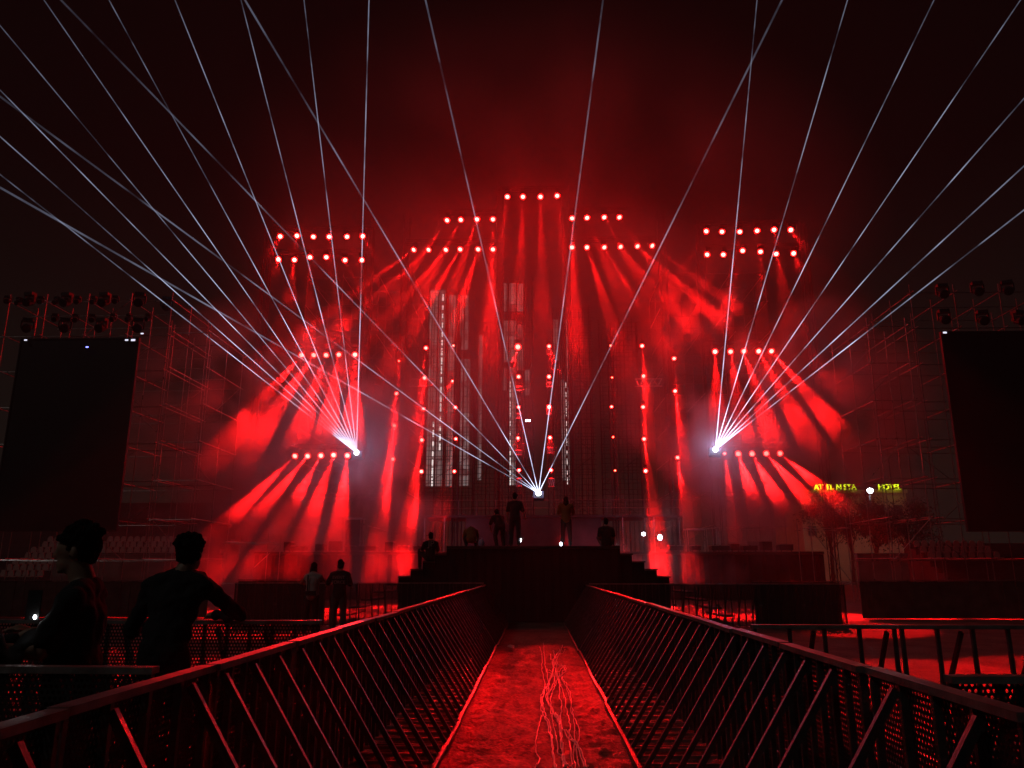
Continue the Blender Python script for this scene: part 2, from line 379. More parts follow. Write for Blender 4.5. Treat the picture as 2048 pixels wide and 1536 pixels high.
# outer lamps that light the field beside the aisle: (aim, power, cone)
FIELD = {(1581,459): ((8.5, 12, 0), .75, 6), (1587,506): ((5.6, 11, 0), .7, 6), (1548,459): ((3.4, 8.5, 0), .4, 4.5), (1552,506): ((9, 23, 0), .8, 7),
         (561,472): ((-8.5, 13, 0), .55, 6), (557,518): ((-5.2, 11, 0), .55, 6), (594,471): ((-3.4, 8.5, 0), .35, 4), (589,518): ((-8, 22, 0), .7, 7)}
def row(pts, fn, where, group, Y=YR, **kw):
    ps = []
    for i, (x, y) in enumerate(pts):
        ex, ey, EY = fn(i, x, y); k2 = dict(kw); ex += R.uniform(-8, 8)
        k2['power'] = kw.get('power', 1) * R.uniform(.75, 1.25); k2['halo'] = kw.get('halo', 1) * R.uniform(.7, 1.3)
        if (x, y) in FIELD: g = FIELD[(x, y)]; ex = Vector(g[0]); k2['power'] = g[1]; k2['size'] = g[2]
        ps.append(lamp(x, y, Y, ex, ey, EY, 'glowing red lamp, %s from the left in %s' % (ORD[i], where), group, **k2))
    a, b = ps[0] + Vector((-.7, .25, .58)), ps[-1] + Vector((.7, .25, .58)); b.z = a.z
    truss_between('lighting_truss', a, b, 'dark horizontal truss carrying %s' % where, 'horizontal lighting trusses'); SPAN.append((a, b))
G = 'red lamps on the horizontal trusses'
# top rows aim down over the aisle and outwards
row([(1015,391),(1046,391),(1081,391),(1114,389)], lambda i, x, y: (x + (-60, -14, 14, 60)[i], 900, 33), 'the topmost row over the stage centre', G, power=.8, size=4.5, halo=3.5)
row([(896,438),(923,437),(955,436),(986,436)], lambda i, x, y: (x + (-330, -240, -160, -10)[i], 900, 34), 'the upper row left of the stage centre', G, power=.9, size=5, halo=2)
row([(1144,434),(1173,433),(1207,432),(1237,432)], lambda i, x, y: (x + (20, 190, 260, 330)[i], 900, 34), 'the upper row right of the stage centre', G, power=.9, size=5, halo=2)
row([(831,497),(860,497),(894,497),(922,496),(957,496),(986,496)], lambda i, x, y: (x + (-640, -520, -400, -280, -150, -8)[i], 960, 34), 'the lower row left of the stage centre', G, power=1.1, size=5.5)
row([(1144,492),(1173,492),(1207,492),(1239,491),(1272,490),(1301,489)], lambda i, x, y: (x + (30, 150, 270, 400, 520, 640)[i], 960, 34), 'the lower row right of the stage centre', G, power=1.1, size=5.5)
row([(561,472),(594,471),(627,471),(658,471),(693,471),(724,470)], lambda i, x, y: (x + (-260, -150, -40, 80, 200, 300)[i], 960, 33), 'the upper row of the far left frame', G, power=.3)
row([(557,518),(589,518),(620,512),(652,512),(689,518),(722,518)], lambda i, x, y: (x + (-200, -100, 0, 120, 230, 330)[i], 960, 33), 'the lower row of the far left frame', G, power=.3)
row([(1414,460),(1445,461),(1480,461),(1514,459),(1548,459),(1581,459)], lambda i, x, y: (x + (-300, -200, -80, 40, 150, 260)[i], 960, 33), 'the upper row of the far right frame', G, power=.3)
row([(1416,507),(1448,507),(1486,499),(1521,501),(1552,506),(1587,506)], lambda i, x, y: (x + (-330, -230, -120, 0, 110, 220)[i], 960, 33), 'the lower row of the far right frame', G, power=.3)
row([(605,708),(629,708),(653,708),(678,707),(710,707)], lambda i, x, y: (x + (-215, -165, -90, -45, -8)[i], 960, 36), 'the middle row at the left', G, power=1.7, size=7)
row([(1430,701),(1461,701),(1487,700),(1516,700),(1541,700)], lambda i, x, y: (x + (4, 40, 80, 150, 215)[i], 960, 36), 'the middle row at the right', G, power=1.2, size=6.5)
row([(592,910),(617,910),(643,909),(668,908),(695,909)], lambda i, x, y: (x + (-225, -180, -115, -80, -32)[i], 1125, 36), 'the lowest row at the left', G, power=1.5, size=6)
row([(1476,906),(1503,906),(1531,905),(1558,905)], lambda i, x, y: (x + (54, 92, 132, 185)[i], 1060, 37), 'the lowest row at the right', G, power=2.8, size=6)
lamp(1449, 906, YR, 1470, 1060, 40, 'small dim red lamp just right of the right laser projector', G, power=.5, size=4, sc_=.55, halo=.3)
G2 = 'red lamps on the upright trusses'
cols = [
 ('the outer left upright truss', [(798,721,.5),(793,785,1),(789,849,1),(786,916,1)], (-28, 260, 38), 1.1),
 ('the inner left upright truss', [(852,694,1),(849,754,1),(847,816,.8),(844,878,1),(843,941,1)], (-30, 240, 38), .95),
 ('the upright left of the lattice tower', [(911,813,.8),(912,876,.8),(909,941,.8),(907,690,.6),(905,762,.35)], (-24, 150, 42), .35),
 ('the centre left upright', [(1036,693,1.5),(1037,753,1),(1037,813,.8),(1036,876,.8),(1038,939,.8)], (14, 150, 40), .35),
 ('the centre right upright', [(1098,692,1),(1098,753,1),(1098,812,1.1),(1100,875,.9),(1102,939,.8)], (16, 150, 40), .35),
 ('the half hidden right upright', [(1221,690,.5),(1224,754,.4),(1223,812,.7),(1226,873,.4),(1230,940,.4)], (14, 150, 42), .12),
 ('the inner right upright truss', [(1284,690,1),(1287,750,1),(1286,812,1),(1288,876,1),(1291,940,1)], (26, 240, 38), 1.2),
 ('the outer right upright truss', [(1348,715,1),(1350,780,1),(1355,913,1)], (22, 250, 38), .8)]
# lamps of the uprights that point down at the ground in front: (aim, power, cone)
GROUND = {(3, 0): ((-1.5, 12.5, .5), .7, 3.5), (4, 0): ((1.5, 12.5, .5), .7, 3.5), (3, 3): ((-.2, 9.0, 0), .30, 6), (4, 3): ((.3, 11, 0), .26, 6), (3, 1): ((.2, 9, 0), .12, 5), (4, 1): ((0, 7.5, 0), .09, 5), (2, 1): ((-1.5, 5.0, 1.1), 4, 1.5), }
for ci, (wh, ls, (dx, dy, EY), pw) in enumerate(cols):
    ls = sorted(ls, key=lambda q: q[1])
    for i, (x, y, s) in enumerate(ls):
        low = i >= len(ls) - 2
        if (ci, i) in GROUND:
            g = GROUND[(ci, i)]; lamp(x, y, YR, Vector(g[0]), 0, 0, 'red lamp, %s from the top on %s' % (ORD[i], wh), G2, power=g[1], size=g[2], halo=.8 * s, sc_=.75 * max(.6, s)); continue
        lamp(x, y, YR, x + dx * (1.4 if low else .8) + R.uniform(-5, 5), min(y + dy, 1160), EY, 'red lamp, %s from the top on %s' % (ORD[i], wh), G2,
             power=pw * (1.4 if low else .45), size=5.2, halo=.8 * s, sc_=.75 * max(.5, s), lensm=M['lensdim'] if s < .6 else None)
    x = at(ls[-1][0], ls[-1][1], YR).x; ztop = at(ls[0][0], ls[0][1], YR).z + .8
    truss_between('upright_truss', (x, YR + .55, 2.6), (x, YR + .55, ztop), 'dark truss standing upright behind the lamps of %s' % wh, 'upright lamp trusses', s=.34, r=.028)

# red catch-light boxes below the lamps of the two centre uprights
for i, (x, y, hgt) in enumerate([(1038,777,.25),(1038,832,.3),(1038,905,.3),(1038,965,.5),(1098,704,.3),(1098,769,.3),(1098,823,.35),(1100,901,.35),(1103,965,.5),(845,765,.5),(1297,765,.5)]):
    p = at(x, y, YR - .1); side = 'left' if x < 1070 else 'right'
    wd = .9 if hgt == .5 and abs(x - 1071) > 100 else .2
    tt = empty('truss_bracket', p, 'short lit truss bracket ' + (['below the second', 'below the third', 'below the fourth', 'below the lowest'][i % 4] if i < 4 else ['below the topmost', 'below the second', 'below the third', 'below the fourth', 'below the lowest', 'below the second', 'below the second'][i - 4]) + ' lamp of ' + ('the centre left upright' if i < 4 else 'the centre right upright' if i < 9 else 'the inner %s upright truss' % side), 'bracket', 'lit brackets on the uprights')
    a = MB(); h2 = hgt / 2
    for zz in (-h2, h2): a.tube(p + Vector((-wd, 0, zz)), p + Vector((wd, 0, zz)), .03)
    a.build('rail', M['galv'], tt, p); a = MB(); n = 6
    for k in range(n): a.tube(p + Vector((-wd + 2 * wd * k / n, 0, -h2 if k % 2 else h2)), p + Vector((-wd + 2 * wd * (k + 1) / n, 0, h2 if k % 2 else -h2)), .02)
    a.build('lacing', M['galv'], tt, p)

# masts that hold the hanging rows up
for i, (px, py) in enumerate([(540, 455), (742, 455), (815, 430), (1000, 375), (1130, 375), (1320, 425), (1398, 445), (1602, 445)]):
    top = at(px, py, 52.5)
    truss_between('rigging_mast', (top.x, 52.5, 0), (top.x, 52.5, top.z), 'tall dark mast, %s from the left behind the lamp rows' % ORD[i], 'rigging masts', s=.5, step=.9, r=.03)

# ------------------------------------------------------------------ lasers
def laser(px, py, Y, ends, where, thick=1.0):
    p = at(px, py, Y)
    t = empty('laser_projector', p, 'laser projector throwing %d thin white beams %s' % (len(ends), where), 'laser', 'laser projectors')
    MB().box(p + Vector((-.3, .1, -.28)), p + Vector((.3, .8, .12))).build('housing', M['blackm'], t, p)
    ln = MB().ball(p, .16, 12, 8).build('aperture', M['white'], t, p, smooth=True)
    MB().box(p + Vector((-.34, .3, -.42)), p + Vector((.34, .4, -.28))).build('foot', M['blackm'], t, p)
    for (ex, ey, EY) in ends:
        q = at(ex, ey, EY); q = p + (q - p) * 1.25; L = (q - p).length
        me = MB().loft([(0, 0, .1), (0, 0, L)], [.018, .034 * thick], 8, cap=False).mesh('light_beam', M['laser' if thick < 1.1 else 'laser_wide'])
        me.polygons.foreach_set('use_smooth', [True] * len(me.polygons))
        o = bpy.data.objects.new('light_beam', me); COL.objects.link(o); o.parent = t
        o.rotation_euler = (q - p).to_track_quat('Z', 'Y').to_euler()
        o.visible_shadow = True
    l = bpy.data.lights.new('scatter_light', 'POINT'); l.energy = 75; l.color = (.5, .5, 1); l.shadow_soft_size = .1; q = bpy.data.objects.new('scatter_light', l); COL.objects.link(q); q.location = (0, -.3, .1); q.parent = t
    return t
laser(713, 905, 46, [(738,0,38),(608,0,38),(482,0,37),(350,0,37),(218,0,36),(88,0,35),(0,51,34),(0,180,34),(0,273,33),(0,349,33)], 'up from the left of the stage')
laser(1077, 986, 45, [(0,375,30),(0,193,30),(122,0,31),(490,0,33),(851,0,35),(1206,0,35),(1564,0,33)], 'up from the stage centre', 1.7)
laser(1431, 899, 46, [(1514,0,38),(1695,0,37),(1868,0,36),(2041,0,35),(2048,197,34),(2048,332,33),(2048,420,33)], 'up from the right of the stage')

# ------------------------------------------------------------------ crowd barriers
def barrier_proto(kind):
    """length runs along +y (1.2 m), the base reaches out to +x"""
    t = empty('crowd_barrier', (0, 0, 0), 'x', 'barrier'); L, Hh, D = 1.2, 1.14, .72
    MB().box((-.034, .005, Hh - .03), (.04, L - .005, Hh)).build('top_rail', M['rail'], t)
    if kind != 'open': MB().box((-.016, .01, .06), (-.012, L - .01, Hh - .03)).build('punched_sheet', M['perf'], t)
    n = 6 if kind == 'full' else 4
    for k in range(n + 1):
        y = .03 + (L - .06) * k / n
        MB().box((-.010, y - .013, .03), (.022, y + .013, Hh - .03)).build('post', M['steel'], t)
    for y in ((.08, .48, .88) if kind == 'full' else (.08, .68) if kind == 'open' else (.30, .95)):
        MB().bar((.03, y, Hh - .06), (D - .02, y, .05), .028, .036).build('brace', M['steel'], t)
    MB().box((D - .02, .006, .012), (D + .015, L - .006, .04)).build('toe_bar', M['steel'], t)
    for k in range(5):
        y = .05 + 1.1 * k / 4
        MB().box((-.01, y - .017, .014), (D - .04, y + .017, .040)).build('floor_bar', M['galv'], t)
    MB().box((-.03, L - .06, .55), (-.017, L + .03, .61)).build('latch', M['galvdark'], t)
    return t
BP = {k: barrier_proto(k) for k in ('near', 'full', 'open')}; BU = set()
def barrier(kind, loc, rz, label, group, zs=1.0):
    t = BP[kind] if kind not in BU else copy_tree(BP[kind]); BU.add(kind)
    t.location = loc; t.rotation_euler = (R.uniform(-.004, .004), R.uniform(-.006, .006), rz + R.uniform(-.006, .006)); t.scale = (1, 1, zs); tag(t, label, group=group)
    return t
AX = 1.55
for side in (-1, 1):
    wd = 'left' if side < 0 else 'right'
    for k in range(20):
        y = .25 + 1.2 * k + (0 if k < 4 else .03)
        kind = 'near' if k < 3 else 'full'
        x = side * (AX + (0.03 if k in (1, 2) else 0) + R.uniform(-.012, .012))
        lab = '%s steel crowd barrier from the camera along the %s side of the aisle' % (ORD[k], wd)
        if side < 0: barrier(kind, (x, y, .02), 0, lab, 'barriers along the aisle')
        else: barrier(kind, (x, y + 1.2, .02), math.pi, lab, 'barriers along the aisle')
def cross(side, Y, n, rowname, zs=1.0, start=1.78, kind='full'):
    wd = 'left' if side < 0 else 'right'
    for k in range(n):
        lab = '%s barrier from the aisle in the %s crossing row on the %s' % (ORD[k], rowname, wd)
        x = side * (start + 1.2 * k)
        # base reaches towards the stage (+y)
        if side < 0: barrier(kind, (x, Y, .02), math.pi / 2, lab, 'barriers in the crossing rows', zs)
        else: barrier(kind, (x + 1.2, Y, .02), math.pi / 2, lab, 'barriers in the crossing rows', zs)
cross(-1, 3.74, 3, 'nearest'); cross(1, 3.57, 3, 'nearest')
cross(-1, 6.6, 5, 'middle', 1.03); cross(1, 6.7, 5, 'middle', kind='open')
cross(-1, 22.6, 6, 'far', 1.08, 1.5, 'full'); cross(1, 22.6, 6, 'far', 1.06, 1.5, 'full')

# ------------------------------------------------------------------ dark board fences beside the field
def fence(x0, x1, Y, z, label):
    t = empty('board_fence', ((x0 + x1) / 2, Y, 0), label, 'fence', 'board fences'); o = ((x0 + x1) / 2, Y, 0)
    a = MB(); x = x0
    while x < x1:
        wv = R.uniform(.16, .22); a.box((x + .004, Y + R.uniform(-.01, .01), .03), (min(x1, x + wv), Y + .03, z + R.uniform(-.012, .012))); x += wv
    a.build('boards', M['board'], t, o)
    MB().box((x0, Y + .035, z - .2), (x1, Y + .08, z - .12)).build('rail', M['board'], t, o); MB().box((x0 - .02, Y - .03, z + .014), (x1 + .02, Y + .09, z + .04)).build('cap', M['steel'], t, o)
fence(-30, -11.3, 27, 1.22, 'low dark board fence in front of the grey wall on the left')
fence(10.9, 30, 27, 1.22, 'low dark board fence under the scaffold on the right')
fence(-8.95, -6.3, 23.5, 1.28, 'low board panel behind the two people at the left barriers')
fence(6.4, 8.9, 23.5, 1.24, 'low board panel right of the black steps')

# ------------------------------------------------------------------ cables in the aisle
def gp(px, py):
    d = CM @ Vector(((px - CX) / F, -(py - CY) / F, -1)); k = -H / d.z; return Vector((d.x * k, d.y * k, 0))
CB = [
 [(1148,545),(1160,680),(1165,740),(1225,790),(1180,870),(1130,970),(1130,1040),(1145,1080),(1120,1180),(1100,1260),(1085,1380),(1110,1470),(1075,1536)],
 [(1118,575),(1135,640),(1135,760),(1158,860),(1150,960),(1128,1060),(1150,1110),(1180,1200),(1220,1400),(1250,1540)],
 [(1285,590),(1250,640),(1225,710),(1225,780),(1190,880),(1170,980),(1200,1060),(1260,1130),(1310,1250),(1400,1350),(1450,1420),(1500,1536)],
 [(1325,600),(1270,650),(1230,700),(1290,730),(1330,760),(1290,805),(1340,900),(1370,1000),(1370,1100),(1420,1200),(1435,1320),(1410,1430),(1430,1536)],
 [(1225,600),(1240,660),(1220,720),(1260,790),(1290,900),(1320,990),(1335,1080),(1360,1200),(1355,1300),(1370,1420),(1380,1536)],
 [(1205,640),(1225,712),(1280,722),(1312,742),(1255,790),(1275,880),(1278,980),(1292,1060),(1280,1130),(1290,1260),(1300,1380),(1330,1540)],
 [(1150,620),(1170,760),(1220,800),(1240,860),(1190,960),(1190,1030),(1245,1110),(1265,1200),(1290,1300),(1310,1540)],
 [(1258,700),(1235,840),(1200,930),(1180,1000),(1210,1100),(1225,1200),(1250,1330),(1270,1420),(1320,1470),(1345,1540)],
 [(1300,570),(1262,655),(1232,735),(1205,820),(1170,900),(1140,1000),(1160,1100),(1210,1250),(1225,1420),(1240,1540)],
 [(1265,780),(1330,905),(1352,960),(1385,1110),(1398,1260),(1392,1400),(1405,1540)],
 [(1240,720),(1285,738),(1325,775),(1300,800),(1262,840),(1222,930),(1205,1030),(1250,1140),(1275,1220),(1340,1310),(1420,1390),(1480,1540)],
 [(1170,770),(1192,900),(1176,1010),(1232,1090),(1270,1150),(1280,1280),(1300,1440),(1322,1540)]]
def catmull(P, n=8):
    P = [P[0]] + P + [P[-1]]; out = []
    for i in range(1, len(P) - 2):
        for k in range(n):
            t = k / n; a, b, c1, d = P[i - 1], P[i], P[i + 1], P[i + 2]
            out.append(.5 * ((2 * b) + (c1 - a) * t + (2 * a - 5 * b + 4 * c1 - d) * t * t + (3 * b - a - 3 * c1 + d) * t ** 3))
    return out + [P[-2]]
for i, c0 in enumerate(CB):
    P = [gp(800 + x / 4, 1152 + y / 4) for x, y in c0]; q = catmull(P)
    q = [p + Vector((.006 * noise.noise(p * 5 + Vector((i * 9, 0, 0))) * 3, 0, .035 * noise.noise(Vector((p.x * .9, p.y * .9, 0))) + .018 * noise.noise(Vector((p.x * 3, p.y * 3, 4))) + .032 * noise.noise(Vector((p.x * 7, p.y * 7, 9))) + .024 * noise.noise(Vector((p.x * 14, p.y * 14, 2))) + .012 + .004 * (i % 4) + .006 * abs(noise.noise(p * 2.3 + Vector((0, i, 0)))))) for p in q]
    o = MB().loft(q, [.0045 + .001 * (i % 3)] * len(q), 6).build('cable', M['cable'], org=q[0], smooth=True)
    tag(o, 'pale cable lying loose in the bundle along the middle of the aisle', 'cable', 'cables in the aisle')
o = MB().add([gp(1015, 1296) + Vector((0, 0, .05)), gp(1029, 1297) + Vector((0, 0, .06)), gp(1028, 1301) + Vector((0, 0, .04)), gp(1014, 1300) + Vector((0, 0, .07)), gp(1020, 1299) + Vector((0, 0, .1))], [(0, 1, 4), (1, 2, 4), (2, 3, 4), (3, 0, 4), (3, 2, 1, 0)]).build('crumpled_wrapper', M['tarp'], org=gp(1020, 1298))
tag(o, 'small crumpled wrapper on the far left of the aisle floor', 'litter')

# ------------------------------------------------------------------ scaffolds
def scaffold(xs, ys, zs, label, m, group='scaffolds', r=.024, skip=.0, base=None):
    b0 = ((xs[0] + xs[-1]) / 2, ys[0], 0); t = empty('scaffold', b0, label, 'scaffold', group); top = zs[-1] + .5
    for x in xs:
        for y in ys: MB().tube((x, y, 0), (x + R.uniform(-.02, .02), y, top), r).build('standard', m, t, b0)
    for z in zs:
        for y in ys: MB().tube((xs[0] - .2, y - .05, z), (xs[-1] + .2, y - .05, z), r * .9).build('ledger', m, t, b0)
        for x in xs:
            if R.random() >= skip: MB().tube((x + .05, ys[0] - .25, z + .06), (x + .05, ys[-1] + .25, z + .06 + R.uniform(-.04, .04)), r).build('transom', M['galv'], t, b0)
    for i in range(len(zs) - 1):
        for j in range(len(xs) - 1):
            if (i + j) % 2 == 0 or R.random() < .25:
                a, b = (xs[j], xs[j + 1]) if R.random() < .6 else (xs[j + 1], xs[j]); y = R.choice(ys) - .1
                MB().tube((a, y, zs[i]), (b, y, zs[i + 1]), r * .9).build('brace', m, t, b0)
    return t
ZL = [.1 + 2.0 * k for k in range(1, 9)]
scaffold([-29.3, -27.2, -24.8, -22.4, -20.1], [39.6, 42, 44.4], ZL, 'tall scaffold around the big dark screen on the left', M['galv'])
scaffold([-19.6, -17.6], [39.2, 41.6, 44], ZL[:-1], 'narrow scaffold tower just right of the left screen', M['galv'])
scaffold([20.3, 22.6, 25, 27.4], [39.6, 42, 44.4], ZL, 'tall scaffold around the big dark screen on the right', M['galvdark'])
scaffold([17.6, 19.6], [39.2, 41.6, 44], ZL[:-1], 'narrow scaffold tower just left of the right screen', M['galv'])
Z3 = [2.2 + 2.3 * k for k in range(0, 10)]
scaffold([-17, -14.3, -11.6, -9.0], [53.5, 56.5, 59.5], Z3, 'scaffold block behind the lamp rows left of the stage', M['galvdark'], skip=.2)
scaffold([9.4, 12, 14.5, 17], [53.5, 56.5, 59.5], Z3, 'scaffold block behind the lamp rows right of the stage', M['galvdark'], skip=.2)
scaffold([14.3, 16.2], [41, 43], [.9, 3.7], 'small two level scaffold frame beside the right end of the stage', M['galv'])
scaffold([-16.4, -14.2], [41, 43], [.9, 3.0], 'small two level scaffold frame beside the left end of the stage', M['galv'])
for i, (xa, xb, ya) in enumerate([(1376, 1414, 1058), (1432, 1438, 1055), (1493, 1520, 1055), (690, 722, 1036), (622, 650, 1050)]):
    a, b = at(xa, ya, 45.5), at(xb, ya, 45.5); pos = ['nearest the two white work lights', 'thin upright, second from the steps on the right', 'third from the steps on the right', 'with a grey cabinet left of the steps', 'at the far left of the deck'][i]
    t = empty('deck_frame', (a.x, 45.5, 2.6), 'pale tube frame on the stage deck, ' + pos, 'tube frame', 'tube frames on the deck')
    o = (a.x, 45.5, 2.6)
    for x in (a.x, b.x):
        for y in (45.5, 46.4): MB().tube((x, y, 2.6), (x + R.uniform(-.05, .05), y, a.z), .028).build('leg', M['galv'], t, o)
    for yy in (45.45, 46.4): MB().tube((a.x - .1, yy, a.z), (b.x + .1, yy, a.z), .03).build('top_bar', M['galv'], t, o)
    if i == 3: MB().box((a.x + .06, 45.6, 2.62), (b.x - .06, 46.3, a.z - .1)).build('cabinet', M['grey'], t, o)
    if i == 2: MB().box((a.x + .04, 45.6, 2.62), (b.x - .04, 46.0, a.z - .8)).build('side_sheet', M['tarp'], t, o)
a, b = at(585, 984, 50), at(768, 984, 50); truss_between('lighting_truss', a, b, 'pale box truss low behind the lowest left lamp row', 'horizontal lighting trusses', s=.9, step=1.6, r=.03)

# ------------------------------------------------------------------ big screens and the unlit lamps above them
def screen(x0, x1, yt, yb, Y, wd):
    a, b = at(x0, yt, Y), at(x1, yt, Y); zb = at(x0, yb, Y).z; o = (a.x, Y, zb)
    t = empty('video_screen', o, 'huge dark switched off video screen on the %s scaffold' % wd, 'screen', 'side screens')
    MB().box((a.x, Y, zb), (b.x, Y + .12, a.z)).build('panel', M['screen'], t, o)
    f = MB().box((a.x - .08, Y - .03, zb - .08), (a.x, Y + .15, a.z + .08)).box((b.x, Y - .03, zb - .08), (b.x + .08, Y + .15, a.z + .08))
    f.box((a.x, Y - .03, a.z), (b.x, Y + .15, a.z + .08)).box((a.x, Y - .03, zb - .08), (b.x, Y + .15, zb)); f.build('frame', M['blackm'], t, o)
    return a, b, zb
screen(44, 276, 680, 1060, 38.6, 'left'); screen(1884, 2140, 666, 1060, 38.6, 'right')
def small_light(px, py, Y, sz, m, label, name='indicator_light', dz=0):
    p = at(px, py, Y); t = empty(name, p, label, 'light')
    MB().box(p + Vector((-sz, .02, -sz * .5)), p + Vector((sz, .14, sz * .5))).build('housing', M['blackm'], t, p)
    MB().box(p + Vector((-sz * .9, 0, -sz * .42)), p + Vector((sz * .9, .02, sz * .42))).build('face', m, t, p); return p
small_light(51, 680, 38.4, .08, M['smallwhite'], 'small white light at the top left corner of the left screen')
small_light(253, 680, 38.4, .09, M['smallwhite'], 'small white light near the top right corner of the left screen')
small_light(266, 680, 38.4, .12, M['smallwhite'], 'small white light at the very top right corner of the left screen')
small_light(284, 667, 38.9, .08, M['smallwhite'], 'small warm light on the scaffold above the left screen corner')
small_light(174, 694, 38.4, .07, M['bluewhite'], 'tiny blue light near the top edge of the left screen')
small_light(1890, 665, 38.4, .10, M['smallwhite'], 'small white light at the top left corner of the right screen')
ul = None
def unlit(px, py, s, label):
    global ul
    p = at(px, py, 39.2)
    if ul is None:
        ul = empty('unlit_lamp', p, label, 'stage lamp', 'unlit lamps over the side screens')
        MB().box((-.2, -.15, .22), (.2, .15, .36)).build('base', M['blackm'], ul)
        MB().box((-.26, -.05, -.1), (-.21, .05, .24)).box((.21, -.05, -.1), (.26, .05, .24)).build('yoke', M['blackm'], ul)
        MB().loft([(0, -.22, -.16), (0, -.2, -.15), (0, .05, -.03), (0, .22, .04)], [.16, .2, .19, .12], 12).build('head', M['blackm'], ul)
        t = ul
    else: t = copy_tree(ul); tag(t, label)
    t.location = p; t.scale = (s,) * 3; t.rotation_euler = (0, 0, R.uniform(-.5, .5))
for i, (x, y) in enumerate([(59,601),(133,602),(209,602),(279,602),(55,653),(130,653),(203,653),(276,653)]):
    unlit(x, y, 1.25, 'large unlit black lamp, %s from the left in the %s row over the left screen' % (ORD[i % 4], 'upper' if i < 4 else 'lower'))
for i, (x, y) in enumerate([(15,601),(37,604),(81,602),(113,603),(155,602),(187,602),(231,601),(110,637),(150,638),(184,638),(227,637),(258,637),(297,636)]):
    unlit(x, y, .72, 'small unlit black lamp, %s from the left in the %s row over the left screen' % (ORD[i if i < 7 else i - 7], 'upper' if i < 7 else 'second'))
unlit(333, 610, 1.2, 'large unlit black lamp hanging right of the left screen gantry')
for i, (x, y) in enumerate([(1885,585),(1955,580),(2015,578),(1888,636),(1965,638),(2036,638)]):
    unlit(x, y, 1.25, 'large unlit black lamp, %s from the left in the %s row over the right screen' % (ORD[i % 3], 'upper' if i < 3 else 'lower'))

# ------------------------------------------------------------------ seating stands
def stand(side):
    nt_ = 16 if side < 0 else 7; xi = 20.5 if side < 0 else 24.0; wd = 'left' if side < 0 else 'right'; Y0 = 46.2
    t = empty('seating_stand', (side * 30, Y0, 0), 'stepped concrete seating stand behind the %s screen' % wd, 'stand', 'seating stands'); o = (side * 30, Y0, 0)
    x0, x1 = sorted((side * xi, side * 42)); a = MB()
    for k in range(nt_): a.box((x0, Y0 + .8 * k, 0), (x1, Y0 + .8 * (k + 1) - .002, 1.05 + .37 * k))
    a.build('steps', M['darkconc'], t, o)
    w0, w1 = sorted((side * 18.2, side * (28.2 if side < 0 else 21)))
    wl = empty('low_wall', ((w0 + w1) / 2, 45, 0), 'pale grey plastered wall at the foot of the %s stand' % wd, 'wall'); o = ((w0 + w1) / 2, 45, 0)
    MB().box((w0, 45, 0), (w1, 45.3, 2.45)).build('wall', M['concrete'], wl, o); MB().box((w0 - .03, 44.96, 2.452), (w1 + .03, 45.34, 2.53)).build('coping', M['concrete'], wl, o)
stand(-1); stand(1)
sp = empty('stadium_seat', (0, 0, 0), 'x', 'seat', 'seats of the stands')
def seat_mesh():
    v = []; f = []
    prof = [(-.17, 0), (-.19, .12), (-.16, .25), (-.09, .33), (0, .35), (.09, .33), (.16, .25), (.19, .12), (.17, 0)]
    m = MB(); k = len(prof); v = [(x, .22 - .0, z) for x, z in prof] + [(x, .26, z) for x, z in prof]
    f = [tuple(range(k)), tuple(range(2 * k - 1, k - 1, -1))] + [(i, (i + 1) % k, (i + 1) % k + k, i + k)[::-1] for i in range(k)]
    return m.add(v, f)
seat_mesh().build('backrest', M['seat'], sp); MB().box((-.19, -.16, -.05), (.19, .218, .0)).build('seat_pan', M['seat'], sp)
MB().box((-.03, .0, -.16), (.03, .1, -.052)).build('bracket', M['galvdark'], sp)
su = False
for k in range(7):
    for j in range(24):
        x = -32.6 + .455 * j + (.2 if k % 2 else 0)
        if -29.6 < x < -28.9: continue
        if x > -28.4 and k < 4: continue
        if R.random() < .03: continue
        q = sp if not su else copy_tree(sp); su = True
        q.location = (x, 46.4 + .8 * k, 1.24 + .37 * k); q.rotation_euler = (0, 0, R.uniform(-.04, .04)); tag(q, 'pale grey plastic seat, one of the rows of the left stand')
for k in range(3):
    for j in range(9):
        q = copy_tree(sp); q.location = (24.3 + .5 * j, 46.4 + .8 * (k + 3), 1.24 + .37 * (k + 3)); tag(q, 'dim plastic seat, one of the rows of the right stand', group='seats of the right stand')

